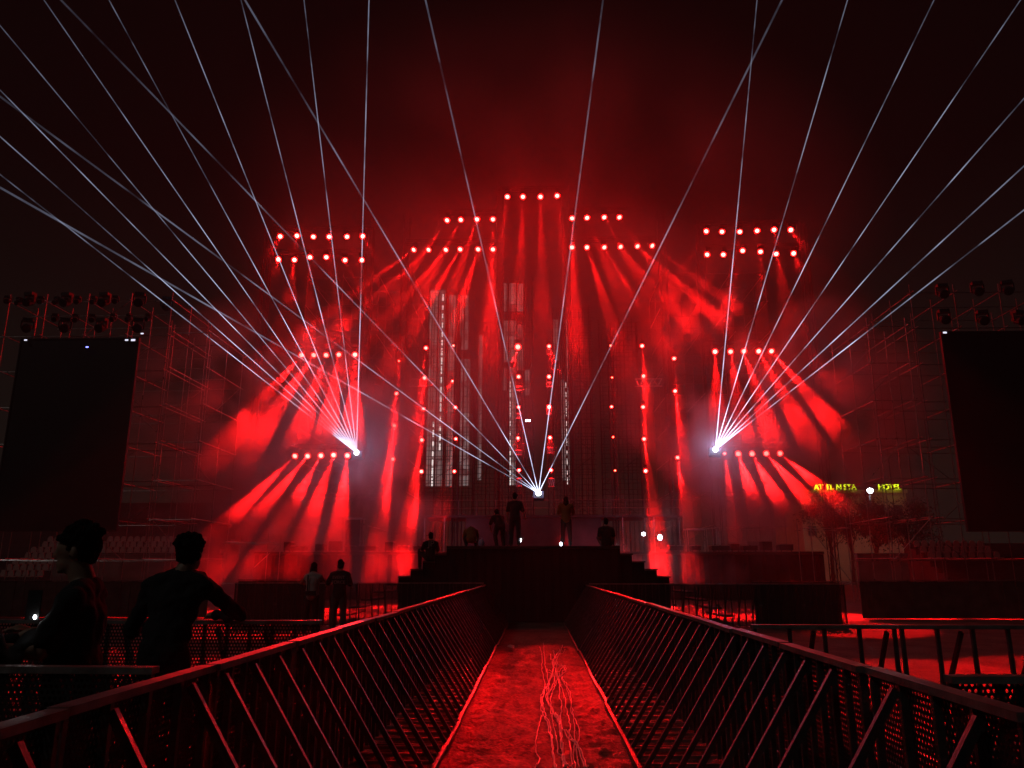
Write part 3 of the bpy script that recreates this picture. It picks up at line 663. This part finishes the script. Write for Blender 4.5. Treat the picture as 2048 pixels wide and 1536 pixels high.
# ------------------------------------------------------------------ lattice towers with backlit cladding in the centre
def tower(xa, xb, yt, panes, label, dens=.36, strips=()):
    dens = dens * .72
    Y = 54.0; x0, x1 = at(xa, yt, Y).x, at(xb, yt, Y).x; zt = at(xa, yt, Y).z; b0 = ((x0 + x1) / 2, Y, 0); zb = 5.05
    t = empty('lattice_tower', b0, label, 'tower', 'lattice towers behind the stage'); n = max(3, int((x1 - x0) / dens))
    for i in range(n + 1):
        x = x0 + (x1 - x0) * i / n; MB().tube((x + R.uniform(-.05, .05), Y + .5 * (i % 2), 0), (x + R.uniform(-.05, .05), Y + .5 * (i % 2), zt + R.uniform(-.5, .4)), .03 if i % 3 else .06, 5).build('upright', M['blackm'], t, b0)
    z = zb
    while z < zt - .2:
        MB().tube((x0 - .1, Y - .06, z), (x1 + .1, Y - .06, z + R.uniform(-.05, .05)), .022, 5).build('rung', M['blackm'], t, b0); z += R.choice((.2, .26, .34, .42))
    z = zb; k = 0
    while z < zt - 2.4:
        a, b = (x0, x1) if k % 2 else (x1, x0); MB().tube((a, Y - .1, z), (b, Y - .1, z + 2.2), .025, 5).build('brace', M['blackm'], t, b0); z += 2.3; k += 1
    for (pa, pb, ya, yb) in panes:
        p, q = at(pa, ya, 55.4), at(pb, yb, 55.4); MB().box((p.x, 55.4, max(q.z, zb)), (q.x, 55.46, p.z)).build('cladding', M['pane'], t, b0)
    for (px, ya, yb) in strips:
        p, q = at(px, ya, 55.1), at(px, yb, 55.1); z = q.z
        while z < p.z:
            MB().box((p.x - .045, 55.1, z), (p.x + .045, 55.16, z + R.uniform(.3, .62))).build('light_strip', M['strip'], t, b0); z += .72
tower(858, 948, 572, [(861,883,580,972),(899,908,590,972),(921,937,590,700),(921,938,718,972)], 'tall dark lattice tower with pale backlit cladding, leftmost of the group', .3, [(867,840,972),(886,600,900)])
tower(951, 998, 640, [(958,962,670,960)], 'dark narrow lattice tower without lit cladding, second from the left', .36)
tower(1001, 1064, 560, [(1006,1014,566,622),(1016,1032,566,622),(1034,1046,568,622),(1006,1032,642,724),(1034,1046,650,740),(1004,1013,735,780),(1016,1032,735,970),(1050,1060,740,790)], 'tallest dark lattice tower in the middle with stacked backlit panels', .26, [(1021,775,970)])
tower(1104, 1182, 610, [(1106,1118,640,720),(1122,1132,760,960),(1134,1138,640,960)], 'dark lattice tower right of the middle with a thin dotted light line', .3, [(1131,770,970)])
tower(1196, 1272, 640, [], 'unlit dark lattice tower, rightmost of the group', .4)

# ------------------------------------------------------------------ boxes and lights on deck and platform
for i, (x, y, w_, h_) in enumerate([(596,1096,26,12),(640,1094,18,16),(668,1096,20,22),(700,1099,16,10),(735,1098,34,12),(778,1092,16,20),(806,1096,20,10),(838,1098,22,12),(1352,1092,26,12),(1392,1098,18,9),(1440,1094,34,12),(1470,1096,16,16),(1500,1096,28,10),(1534,1092,18,20),(1572,1096,26,14),(575,1100,14,20)]):
    p = at(x, y, 44.6); wv, hv = w_ / 1530 * 44.6 / 2, h_ / 1530 * 44.6
    side = 'left' if x < 1000 else 'right'
    t = empty('flight_case', (p.x, 44.6, 2.6), 'black case on the stage edge, %s from the left on the %s side' % (ORD[(i if i < 8 else i - 8) if i < 15 else 8], side), 'case', 'cases on the stage edge'); o = (p.x, 44.6, 2.6)
    MB().box((p.x - wv, 44.5, 2.68), (p.x + wv, 45.2, 2.6 + max(.35, hv))).build('body', M['case'], t, o)
    zt = 2.6 + max(.35, hv); MB().box((p.x - wv - .02, 44.47, zt - .03), (p.x + wv + .02, 45.22, zt + .012)).build('lid_edge', M['galv'], t, o)
    for u in (-1, 1): MB().ball((p.x + u * wv * .75, 44.56, 2.64), .04, 8, 6).build('castor', M['blackm'], t, o)
def worklight(px, py, Y, zf, r, label, energy, aim, m='white', tall=1.0):
    p = at(px, py, Y); t = empty('work_light', (p.x, p.y, zf), label, 'work light', 'white work lights'); o = (p.x, p.y, zf)
    MB().box(p + Vector((-r * 1.1, .05, -r * 1.1 * tall)), p + Vector((r * 1.1, .22, r * 1.1 * tall))).build('housing', M['blackm'], t, o)
    MB().ball(p, (r, .06, r * tall), 12, 8).build('lens', M[m], t, o, smooth=True)
    if p.z - zf > .1: MB().tube((p.x, p.y + .12, zf), (p.x, p.y + .12, p.z - r), .02).tube((p.x - .25, p.y + .12, zf + .02), (p.x + .25, p.y + .12, zf + .02), .02).build('stand', M['blackm'], t, o)
    l = bpy.data.lights.new('work_beam', 'SPOT'); l.energy = energy; l.color = (.8, .86, 1); l.spot_size = rad(100); l.spot_blend = .8; l.shadow_soft_size = .05
    q = bpy.data.objects.new('work_beam', l); COL.objects.link(q); q.location = p - Vector((0, .12, 0)) - Vector(o); q.rotation_euler = (Vector(aim) - p).to_track_quat('-Z', 'Y').to_euler(); q.parent = t
worklight(1287, 1068, 43, 2.6, .10, 'round white work light glaring on the right of the stage edge', 20, (4, 30, 1))
worklight(1320, 1075, 43.2, 2.6, .12, 'square white work light glaring, second right of the stage edge', 20, (8, 30, 1), tall=1.3)
worklight(1040, 1080, 27, PZ, .05, 'tall oval white light at the feet of the standing man', 2, (-.5, 30, 2), tall=1.6)
worklight(1122, 1088, 26.5, PZ, .04, 'small oval white light at the feet of the woman in ochre', 2, (1, 30, 2), tall=1.5)
small_light(1056, 841, 53.5, .17, M['white'], 'small square white light in the middle lattice tower')

# ------------------------------------------------------------------ people
FOLD = bpy.data.textures.new('cloth_folds', 'CLOUDS'); FOLD.noise_scale = .11; FOLD.noise_depth = 1
TUFT = bpy.data.textures.new('hair_tufts', 'CLOUDS'); TUFT.noise_scale = .028; TUFT.noise_depth = 2
def person(loc, rz, label, J, shirt='dshirt', trousers='dtrouser', sleeve='short', hair='short', vox=.02, s=1.0, face=True, group=None, hairsz=1.0, print_=None, strap=False):
    """J: joints in metres, x right, y forward, z up, person looking along +y"""
    t = empty('person', loc, label, 'person', group, rz); t.scale = (s,) * 3
    V = lambda k: Vector(J[k])
    def cap(mb, a, b, ra, rb):
        a, b = Vector(a), Vector(b); mb.loft([a, a.lerp(b, .5), b], [ra, (ra + rb) / 2 * 1.04, rb], 12); mb.ball(a, ra, 12, 8); mb.ball(b, rb, 12, 8)
    def fin(mb, name, m, vx=vox, dis=None):
        o = mb.build(name, m, t); md = o.modifiers.new('r', 'REMESH'); md.mode = 'VOXEL'; md.voxel_size = vx; md.use_smooth_shade = True
        sm = o.modifiers.new('s', 'SMOOTH'); sm.factor = .5; sm.iterations = 3
        if dis and vox < .015: dp = o.modifiers.new('d', 'DISPLACE'); dp.texture = dis[0]; dp.strength = dis[1]; dp.mid_level = .5; dp.texture_coords = 'LOCAL'
        return o
    hd, nk, ch, pv = V('head'), V('neck'), V('chest'), V('pelvis')
    hr = Euler(J.get('hrot', (0, 0, 0))).to_matrix()
    def hp(x, y, z): return hd + hr @ Vector((x, y, z))
    b = MB(); b.ball(hd + hr @ Vector((0, 0, .02)), (.076, .096, .10), 14, 10, hr); b.ball(hp(0, .03, -.06), (.055, .06, .06), 12, 8, hr)
    if face:
        b.ball(hp(0, .098, -.012), (.013, .022, .026), 8, 6, hr); b.ball(hp(0, .088, -.062), (.024, .016, .012), 8, 6, hr); b.ball(hp(0, .082, -.098), (.024, .02, .018), 8, 6, hr)
        b.ball(hp(0, .084, .026), (.05, .016, .012), 8, 6, hr)
        for e in (-1, 1): b.ball(hp(.03 * e, .082, .008), (.014, .012, .010), 8, 6, hr); b.ball(hp(.08 * e, -.002, -.012), (.012, .02, .032), 8, 6, hr)
    cap(b, nk, hd - Vector((0, .012, .06)), .068, .062)
    sh = [V('shL'), V('shR')]
    def torso(mb, g):
        mb.ball(ch, (.165 + g, .115 + g, .19 + g), 14, 10); mb.ball(ch.lerp(pv, .5), (.145 + g, .108 + g, .17 + g), 14, 10); mb.ball(pv, (.165 + g, .118 + g, .14 + g), 14, 10)
        for q in sh: cap(mb, nk - Vector((0, 0, .02)), q, .066 + g, .064 + g); cap(mb, q, ch, .064 + g, .1 + g)
    torso(b, 0)
    for S in 'LR':
        cap(b, V('sh' + S), V('el' + S), .050, .040); cap(b, V('el' + S), V('wr' + S), .039, .026)
        w0, e0 = V('wr' + S), V('el' + S); d = (w0 - e0).normalized(); sd = d.cross(Vector((0, 0, 1))); sd = (sd if sd.length > .2 else Vector((1, 0, 0))).normalized(); up = sd.cross(d).normalized()
        b.ball(w0 + d * .05, .032, 10, 7); cap(b, w0 + d * .03, w0 + d * .085, .026, .03)
        for k, (o1, l1) in enumerate(((-.027, .062), (-.009, .074), (.010, .07), (.027, .055))):
            p0 = w0 + d * .085 + sd * o1; p1 = p0 + d * l1 * .55 - up * .008; p2 = p1 + d * l1 * .4 - up * .022; b.loft([p0, p1, p2], [.0105, .0095, .008], 8)
        p0 = w0 + d * .04 - sd * .03; b.loft([p0, p0 + d * .03 - sd * .022, p0 + d * .055 - sd * .026], [.012, .011, .009], 8)
        cap(b, V('hp' + S), V('kn' + S), .085, .058); cap(b, V('kn' + S), V('an' + S), .056, .038)
    fin(b, 'body', M['skin'], min(vox, .013) if vox < .015 else vox * .8)
    c1 = MB(); torso(c1, .018); c1.ball(pv - Vector((0, 0, .05)), (.185, .135, .12), 14, 8)
    for S in 'LR':
        e, q = V('el' + S), V('sh' + S)
        if sleeve == 'long': cap(c1, q, e, .070, .056); cap(c1, e, V('wr' + S), .056, .040)
        elif sleeve == 'short': cap(c1, q, q.lerp(e, .78), .074, .070)
        else: cap(c1, q, q.lerp(e, .15), .062, .062)
    c1.ball(pv.lerp(ch, .35) , (.175, .135, .2), 14, 8); so = fin(c1, 'shirt', M[shirt], vox, (FOLD, .05))
    c2 = MB(); c2.ball(pv - Vector((0, 0, .04)), (.178, .13, .13), 12, 8)
    for S in 'LR': cap(c2, V('hp' + S), V('kn' + S), .105, .078); cap(c2, V('kn' + S), V('an' + S).lerp(V('kn' + S), .06), .078, .064)
    fin(c2, 'trousers', M[trousers], vox)
    for S in 'LR':
        a0 = V('an' + S); MB().ball(a0 + Vector((0, .06, -.045)), (.045, .135, .045), 12, 8).ball(a0 + Vector((0, -.02, -.01)), (.042, .05, .05), 10, 7).build('shoe', M['blackm'], t, smooth=True)
    h = MB(); rr = random.Random(hash(label) % 1000 if False else len(label)); g = hairsz; bk = -.16 * (g - 1)
    if hair != 'none':
        h.ball(hp(0, -.016 + bk, .045), (.084 * g, .102 * g, .092 * g), 14, 10, hr); h.ball(hp(0, -.04, .0), (.08 * g, .075 * g, .09), 12, 8, hr)
        for k in range(46 if vox < .015 else 20):
            th, ph = rr.uniform(0, 1.45), rr.uniform(0, 6.28); q = Vector((math.sin(th) * math.cos(ph) * .088 * g, math.sin(th) * math.sin(ph) * .104 * g - .018 + bk, .045 + math.cos(th) * .098 * g))
            if q.y > .07 and q.z < .06: continue
            h.ball(hp(*q), rr.uniform(.014, .026) * g, 7, 5)
        if hair == 'long': cap(h, hp(-.045, -.05, -.02), hp(-.05, -.05, -.15), .05, .045); cap(h, hp(.045, -.05, -.02), hp(.05, -.05, -.15), .05, .045); cap(h, hp(0, -.07, -.02), hp(0, -.07, -.16), .05, .05)
        if hair == 'bob': cap(h, hp(-.05, -.03, 0), hp(-.06, -.02, -.09), .045, .04); cap(h, hp(.05, -.03, 0), hp(.055, -.02, -.07), .045, .035)
        fin(h, 'hair', M['hair'], .008 if vox < .015 else .012, (TUFT, .045))
    if hair == 'cap' or J.get('brim'):
        cp = MB(); cp.ball(hp(0, -.01, .06), (.088, .105, .075), 14, 9, hr); bx = J.get('brim', (0, .14)); cp.ball(hp(bx[0], bx[1], .035), (.07, .07, .010), 12, 6, hr); cp.build('cap', M['blackm'], t, smooth=True)
    if strap: MB().bar(ch + Vector((-.09, -.15, .2)), ch + Vector((-.085, -.155, -.28)), .035, .006).build('bag_strap', M['blackm'], t); MB().box(pv + Vector((-.12, -.2, -.02)), pv + Vector((.13, -.13, .1))).build('hip_bag', M['blackm'], t)
    if print_:
        for k, (tx, sz) in enumerate(print_):
            po = text_mesh('back_print', tx, sz, .004, M['print']); po.parent = t; po.location = (ch.x, ch.y - .148, ch.z + .06 - k * sz * 1.05); po.rotation_euler = (rad(90), 0, 0)
    return t
def stand_pose(**k):
    J = dict(head=(0, .02, 1.66), neck=(0, 0, 1.50), chest=(0, 0, 1.28), pelvis=(0, 0, .98), shL=(-.19, 0, 1.43), shR=(.19, 0, 1.43),
             elL=(-.26, -.02, 1.15), elR=(.26, -.02, 1.15), wrL=(-.26, .06, .91), wrR=(.26, .06, .91), hpL=(-.09, 0, .93), hpR=(.09, 0, .93),
             knL=(-.12, .01, .5), knR=(.12, .01, .5), anL=(-.13, -.02, .09), anR=(.13, -.02, .09))
    J.update(k); return J
NV = .0115
# man leaning on the middle left rail, elbow on the rail
person((-2.74, 5.98, .02), 0, 'man in a dark shirt leaning one elbow on the left barrier, back to us', stand_pose(
    head=(.04, .08, 1.70), neck=(0, .04, 1.55), chest=(-.02, 0, 1.30), shL=(-.20, .02, 1.46), shR=(.20, .03, 1.46), elR=(.33, .42, 1.225), wrR=(.10, .56, 1.215), elL=(-.34, .02, 1.13), wrL=(-.33, .30, 1.17), pelvis=(-.02, -.08, 1.0), hpL=(-.11, -.08, .95), hpR=(.07, -.08, .95), hrot=(0, -.06, -.12)),
    sleeve='long', vox=NV, hairsz=1.10)
# man with thick hair seen from the side, looking left
person((-2.50, 4.30, .02), rad(106), 'man with thick dark hair standing side on and looking left near the left rail', stand_pose(
    head=(0, .06, 1.69), neck=(0, .0, 1.51), elL=(-.25, .10, 1.17), wrL=(-.16, .33, 1.20), elR=(.26, .0, 1.15), wrR=(.20, .27, 1.24), hrot=(-.12, 0, .1)),
    sleeve='short', vox=NV, hairsz=1.06, s=.995)
# person at the frame edge holding a phone
person((-2.92, 3.95, .02), rad(-30), 'person in dark clothes cut off by the left edge, holding up a lit phone', stand_pose(
    head=(0, .05, 1.56), neck=(0, 0, 1.42), chest=(0, 0, 1.2), shL=(-.18, 0, 1.35), shR=(.18, 0, 1.35), elL=(-.24, .08, 1.1), elR=(.26, .1, 1.12), wrL=(-.08, .33, 1.22), wrR=(.14, .36, 1.27)), sleeve='long', vox=.014)
pp = at(64, 1236, 4.05); t = empty('mobile_phone', pp, 'mobile phone with its small white torch light on, held at the left edge', 'phone')
MB().box(pp + Vector((-.036, -.004, -.01)), pp + Vector((.036, .004, .14))).build('body', M['blackm'], t, pp)
MB().ball(pp + Vector((.018, -.006, .005)), (.009, .004, .011), 10, 7).build('torch', M['white'], t, pp)
l = bpy.data.lights.new('torch_light', 'POINT'); l.energy = .02; l.color = (1, .95, .9); l.shadow_soft_size = .01; q = bpy.data.objects.new('torch_light', l); COL.objects.link(q); q.location = (.018, -.03, .005); q.parent = t
# pair at the far rail
person((-5.78, 20.3, 0), 0, 'woman in a pale sleeveless top resting both arms on the far left barrier', stand_pose(
    head=(0, .05, 1.64), shL=(-.17, .02, 1.42), shR=(.17, .02, 1.42), elL=(-.40, .30, 1.26), elR=(.36, .25, 1.24), wrL=(-.22, .5, 1.22), wrR=(.52, .45, 1.2)), shirt='pshirt', trousers='dtrouser', sleeve='none', hair='bob', strap=True, s=1.0)
person((-5.05, 20.2, 0), 0, 'man in a dark printed T-shirt standing beside the woman in the pale top', stand_pose(
    elL=(-.34, .05, 1.18), wrL=(-.30, .3, 1.2), elR=(.27, .05, 1.15), wrR=(.24, .28, 1.12)), trousers='gtrouser', print_=[('EVENT', .105), ('FORCE', .11)], s=1.03)
# on the platform
YP = 27.0
def onp(px, Y=YP): return (at(px, 1088, Y).x, Y, PZ)
person(onp(1030), rad(-8), 'tall man in a dark T-shirt standing on the platform with his back to us', stand_pose(elR=(.27, .05, 1.16), wrR=(.30, .26, 1.02)), s=1.05)
person(onp(1000, 27.6), rad(25), 'dark figure bending beside the standing man on the platform', stand_pose(head=(0, .34, 1.24), neck=(0, .26, 1.14), chest=(0, .16, .98), shL=(-.18, .24, 1.07), shR=(.18, .24, 1.07), elL=(-.24, .36, .82), elR=(.24, .36, .82), wrL=(-.14, .5, .68), wrR=(.14, .5, .68), pelvis=(0, -.02, .82), hpL=(-.1, 0, .78), hpR=(.1, 0, .78), knL=(-.14, .12, .45), knR=(.14, .12, .45)))
person(onp(1133, 26.8), 0, 'woman with long hair in an ochre shirt standing on the platform, back to us', stand_pose(head=(0, .02, 1.60), neck=(0, 0, 1.45), elL=(-.27, .12, 1.14), wrL=(-.1, .28, 1.14), elR=(.27, .12, 1.14), wrR=(.1, .28, 1.14)), shirt='oshirt', hair='long', s=.99)
SIT = dict(head=(0, .02, .78), neck=(0, 0, .62), chest=(0, 0, .40), pelvis=(0, 0, .13), shL=(-.19, 0, .55), shR=(.19, 0, .55), hpL=(-.1, .05, .10), hpR=(.1, .05, .10))
person(onp(1213, 25.6), 0, 'person in a dark top sitting on the right end of the platform', dict(SIT, elL=(-.24, .08, .32), elR=(.26, .05, .30), wrL=(-.12, .26, .22), wrR=(.24, .1, .06), knL=(-.22, .42, .30), knR=(.24, .40, .28), anL=(-.1, .5, .06), anR=(.12, .55, .06)))
person(onp(943, 26.4), rad(10), 'person in an ochre shirt squatting on the left of the platform, bent forward', dict(SIT, head=(0, .36, .56), neck=(0, .28, .56), chest=(0, .16, .50), pelvis=(0, 0, .30), shL=(-.18, .24, .54), shR=(.18, .24, .54), elL=(-.24, .34, .32), elR=(.24, .34, .32), wrL=(-.12, .48, .2), wrR=(.12, .48, .2), hpL=(-.1, .04, .26), hpR=(.1, .04, .26), knL=(-.2, .36, .34), knR=(.2, .36, .34), anL=(-.16, .12, .08), anR=(.16, .12, .08)), shirt='oshirt')
zs_ = PZ * .8
person((at(860, 1146, 25.5).x, 25.5, zs_ + .01), rad(12), 'person in a cap and a dark lettered T-shirt sitting on the left steps', dict(SIT, elL=(-.27, .1, .34), elR=(.25, .05, .3), wrL=(-.3, .36, .34), wrR=(.2, .25, .2), knL=(-.32, .40, .34), knR=(.12, .45, .3), anL=(-.30, .42, -.22), anR=(.12, .5, -.2), brim=(-.1, .1)), print_=[('JP', .26)], hair='cap')
bp = at(963, 1083, 26.2); tg = MB().ball((bp.x, bp.y, PZ + .13), (.11, .08, .14), 12, 8).ball((bp.x + .02, bp.y, PZ + .27), (.03, .03, .05), 8, 6).build('plastic_bag', M['bag'], org=(bp.x, bp.y, PZ), smooth=True); tag(tg, 'pale lilac plastic bag standing beside the squatting person', 'bag')
cp = at(1014, 1060, 27.9); o = MB().add([(cp.x - .10, 27.9, PZ + .75), (cp.x + .02, 27.9, PZ + .6), (cp.x + .1, 27.95, PZ + .42), (cp.x + .04, 27.9, PZ + .15), (cp.x - .12, 27.85, PZ + .01), (cp.x - .1, 28.0, PZ + .7), (cp.x, 28.05, PZ + .55), (cp.x + .06, 28.05, PZ + .4), (cp.x, 28, PZ + .15), (cp.x - .14, 28, PZ + .01)],
    [(0, 1, 2, 3, 4), (9, 8, 7, 6, 5), (0, 5, 6, 1), (1, 6, 7, 2), (2, 7, 8, 3), (3, 8, 9, 4), (4, 9, 5, 0)]).build('hanging_cloth', M['bag'], org=(cp.x, 27.9, PZ)); tag(o, 'pale blue cloth between the bending figure and the tall man', 'cloth')

# ------------------------------------------------------------------ hotel, trees and street lamp far away on the right
def hotel():
    Y = 122; a, b = at(1600, 990, Y), at(1812, 990, Y); zt = at(1750, 986, Y).z; o = (a.x, Y, 0)
    t = empty('hotel_building', o, 'beige hotel building far behind the right scaffold', 'building')
    MB().box((a.x, Y, 0), (b.x, Y + 14, zt)).build('wall', M['beige'], t, o); MB().box((a.x - .2, Y - .2, zt + .002), (b.x + .2, Y + 14.2, zt + .5)).build('roof_edge', M['beige'], t, o)
    for k in range(2):
        for j in range(7):
            x = a.x + 1.4 + 2.7 * j; z = zt - 2.6 - 3.2 * k; f = MB().box((x - .65, Y - .06, z - .75), (x + .65, Y - .003, z + .75)).build('window', M['blackm'], t, o)
            MB().box((x - .55, Y - .075, z - .65), (x + .55, Y - .065, z + .65)).build('pane', M['screen'], f, None)
    for body, px, lab in (('AT', 1639, 'leftmost lit yellow letters AT on the hotel roof'), ('EL', 1662, 'dim lit yellow letters EL on the hotel roof'), ('N STA', 1694, 'bright yellow letters N STA on the hotel roof'), ('HOTEL', 1781, 'bright yellow HOTEL letters on the hotel roof right of the street lamp')):
        p = at(px, 993, Y - .6); s = text_mesh('roof_sign', body, 1.12, .1, M['signy']); s.location = (p.x, p.y, zt + .52); s.rotation_euler = (rad(90), 0, 0); tag(s, lab, 'sign', 'letters on the hotel roof')
    p = at(1692, 1038, Y - 1); MB_ = MB().box(p + Vector((-.25, 0, -.35)), p + Vector((.25, .1, .35))).build('lit_sign', M['signo'], org=p); tag(MB_, 'small orange lit sign low between the trees on the right', 'sign')
hotel()
def streetlamp():
    p = at(1740, 981, 108); t = empty('street_lamp', (p.x, p.y, 0), 'tall lamp post with a round glaring white light by the hotel', 'street lamp'); o = (p.x, p.y, 0)
    MB().tube((p.x, p.y + .3, 0), (p.x, p.y + .3, p.z), .09, 8).build('pole', M['galvdark'], t, o); MB().ball(p, (.42, .3, .42), 14, 10).build('globe', M['white'], t, o, smooth=True)
    l = bpy.data.lights.new('globe_light', 'POINT'); l.energy = 300; l.color = (.72, .8, 1); l.shadow_soft_size = .3; q = bpy.data.objects.new('globe_light', l); COL.objects.link(q); q.location = p - Vector(o) + Vector((0, -.7, 0)); q.parent = t
    l = bpy.data.lights.new('wall_wash', 'POINT'); l.energy = 90; l.color = (1, .85, .55); l.shadow_soft_size = .3; q = bpy.data.objects.new('wall_wash', l); COL.objects.link(q); q.location = p - Vector(o) + Vector((1, 5, -3)); q.parent = t
streetlamp()
def tree(px, pyt, Y, wpx, seed, label, n=3800):
    rr = random.Random(seed); top = at(px, pyt, Y); x = top.x; zt = top.z; W = wpx / 1530 * Y / 2; t = empty('tree', (x, Y, 0), label, 'tree', 'trees before the hotel'); o = (x, Y, 0)
    b = MB().loft([(x, Y, 0), (x + .1, Y, zt * .35), (x - .1, Y, zt * .7)], [.28, .2, .1], 8); cl = []
    for k in range(16):
        a_ = rr.uniform(0, 6.28); ln = rr.uniform(.4, 1) * W; z0 = rr.uniform(.3, .65) * zt; q = Vector((x + math.cos(a_) * ln, Y + math.sin(a_) * ln * .8, min(zt * .96, z0 + rr.uniform(.2, .4) * zt * (1.2 - ln / W * .5)))); b.loft([(x, Y, z0), q.lerp(Vector((x, Y, z0)), .4) + Vector((0, 0, .3)), q], [.09, .05, .02], 5); cl.append(q)
    b.build('trunk', M['bark'], t, o); m = MB()
    for k in range(n):
        q = rr.choice(cl) + Vector((rr.gauss(0, .8), rr.gauss(0, .8), rr.gauss(0, .6))); u = Vector((rr.gauss(0, 1), rr.gauss(0, 1), rr.gauss(0, 1))).normalized(); v = u.cross(Vector((rr.gauss(0, 1), rr.gauss(0, 1), rr.gauss(0, 1)))).normalized(); s = rr.uniform(.08, .2)
        m.add([q - u * s, q + v * s * .5, q + u * s, q - v * s * .5], [(0, 1, 2, 3)])
    m.build('crown', M['leaf'], t, o)
tree(1690, 975, 100, 110, 3, 'sparse tree in front of the hotel, left of the street lamp', 2600); tree(1742, 1010, 98, 80, 5, 'dark bushy tree under the street lamp'); tree(1806, 990, 98, 90, 8, 'dark bushy tree below the HOTEL letters'); tree(1650, 985, 102, 90, 12, 'tree behind the rightmost red beams')
# ------------------------------------------------------------------ haze and smoke
def vol_mat(name, dens, aniso=.35, nz=None):
    m = bpy.data.materials.new(name); m.use_nodes = True; n = m.node_tree; n.nodes.clear()
    out = n.nodes.new('ShaderNodeOutputMaterial'); v = n.nodes.new('ShaderNodeVolumePrincipled'); v.inputs['Color'].default_value = (.85, .83, .85, 1)
    v.inputs['Density'].default_value = dens; v.inputs['Anisotropy'].default_value = aniso
    if nz:
        sc0, lo, hi, k, sx_, sz_ = nz
        co = n.nodes.new('ShaderNodeTexCoord'); mp = n.nodes.new('ShaderNodeMapping'); mp.inputs['Scale'].default_value = (1, .6, sz_)
        t = n.nodes.new('ShaderNodeTexNoise'); t.inputs['Scale'].default_value = sc0; t.inputs['Detail'].default_value = 2.8; t.inputs['Roughness'].default_value = .55; t.inputs['Distortion'].default_value = .35
        n.links.new(co.outputs['Object'], mp.inputs[0]); n.links.new(mp.outputs[0], t.inputs['Vector'])
        r = n.nodes.new('ShaderNodeMapRange'); r.interpolation_type = 'SMOOTHSTEP'; r.inputs['From Min'].default_value = lo; r.inputs['From Max'].default_value = hi; r.inputs['To Min'].default_value = .009; r.inputs['To Max'].default_value = k
        n.links.new(t.outputs['Fac'], r.inputs['Value'])
        # fade towards the outside of the plume (generated coordinates, a ball)
        gm = n.nodes.new('ShaderNodeVectorMath'); gm.operation = 'SUBTRACT'; gm.inputs[1].default_value = (.5, .5, .5); n.links.new(co.outputs['Generated'], gm.inputs[0])
        ln = n.nodes.new('ShaderNodeVectorMath'); ln.operation = 'LENGTH'; n.links.new(gm.outputs[0], ln.inputs[0])
        fr = n.nodes.new('ShaderNodeMapRange'); fr.inputs['From Min'].default_value = .5; fr.inputs['From Max'].default_value = .28; n.links.new(ln.outputs['Value'], fr.inputs['Value'])
        mu = n.nodes.new('ShaderNodeMath'); mu.operation = 'MULTIPLY'; n.links.new(r.outputs[0], mu.inputs[0]); n.links.new(fr.outputs[0], mu.inputs[1])
        n.links.new(mu.outputs[0], v.inputs['Density'])
    n.links.new(v.outputs[0], out.inputs['Volume'])
    return m
hz = MB().box((-75, -12, -1), (75, 150, 62)).build('haze', vol_mat('haze_air', .0009, .15), None); tag(hz, 'thin haze hanging in the air over the whole ground', 'haze', kind='stuff')
def plume(name, c0, r, m, label):
    o = MB().ball((0, 0, 0), r, 20, 12).build(name, m); o.location = c0; tag(o, label, 'smoke', 'smoke clouds', 'stuff'); return o
SM = vol_mat('stage_smoke', .05, .35, (.23, .45, .63, .27, 1, .8))
plume('smoke', at(560, 900, 45) , (12, 8, 10), SM, 'drifting smoke to the left of the stage')
plume('smoke', at(1560, 850, 45), (10, 7, 9), SM, 'drifting smoke to the right of the stage')
plume('smoke', at(1070, 640, 44), (13, 7, 9), vol_mat('upper_smoke', .04, .35, (.17, .44, .66, .07, 1, .5)), 'thin smoke below the upper lamp rows')
GL = vol_mat('sky_glow_smoke', .01, .1, (.07, .35, .7, .032, 1, 1))  # soft-edged smoke ball added to carry the red sky glow
for q in GL.node_tree.nodes:
    if q.type == 'MAP_RANGE' and q.interpolation_type == 'SMOOTHSTEP': q.inputs['To Min'].default_value = .007
plume('smoke', at(1070, 420, 49), (25, 8, 18), GL, 'thin smoke ball added above the top lamp rows for the sky glow')
LS = vol_mat('floor_smoke', .01, .3, (.24, .45, .65, .17, 1, 1))
plume('smoke', at(800, 1110, 40.5), (5.5, 3.2, 3.6), LS, 'low smoke rolling off the stage edge left of the steps')
plume('smoke', at(1310, 1105, 40.5), (5.5, 3.2, 3.6), LS, 'low smoke rolling off the stage edge right of the steps')
plume('smoke', at(500, 1120, 38), (8, 4, 4), vol_mat('far_floor_smoke', .01, .3, (.24, .48, .66, .12, 1, 1)), 'low smoke lying behind the far left barriers')
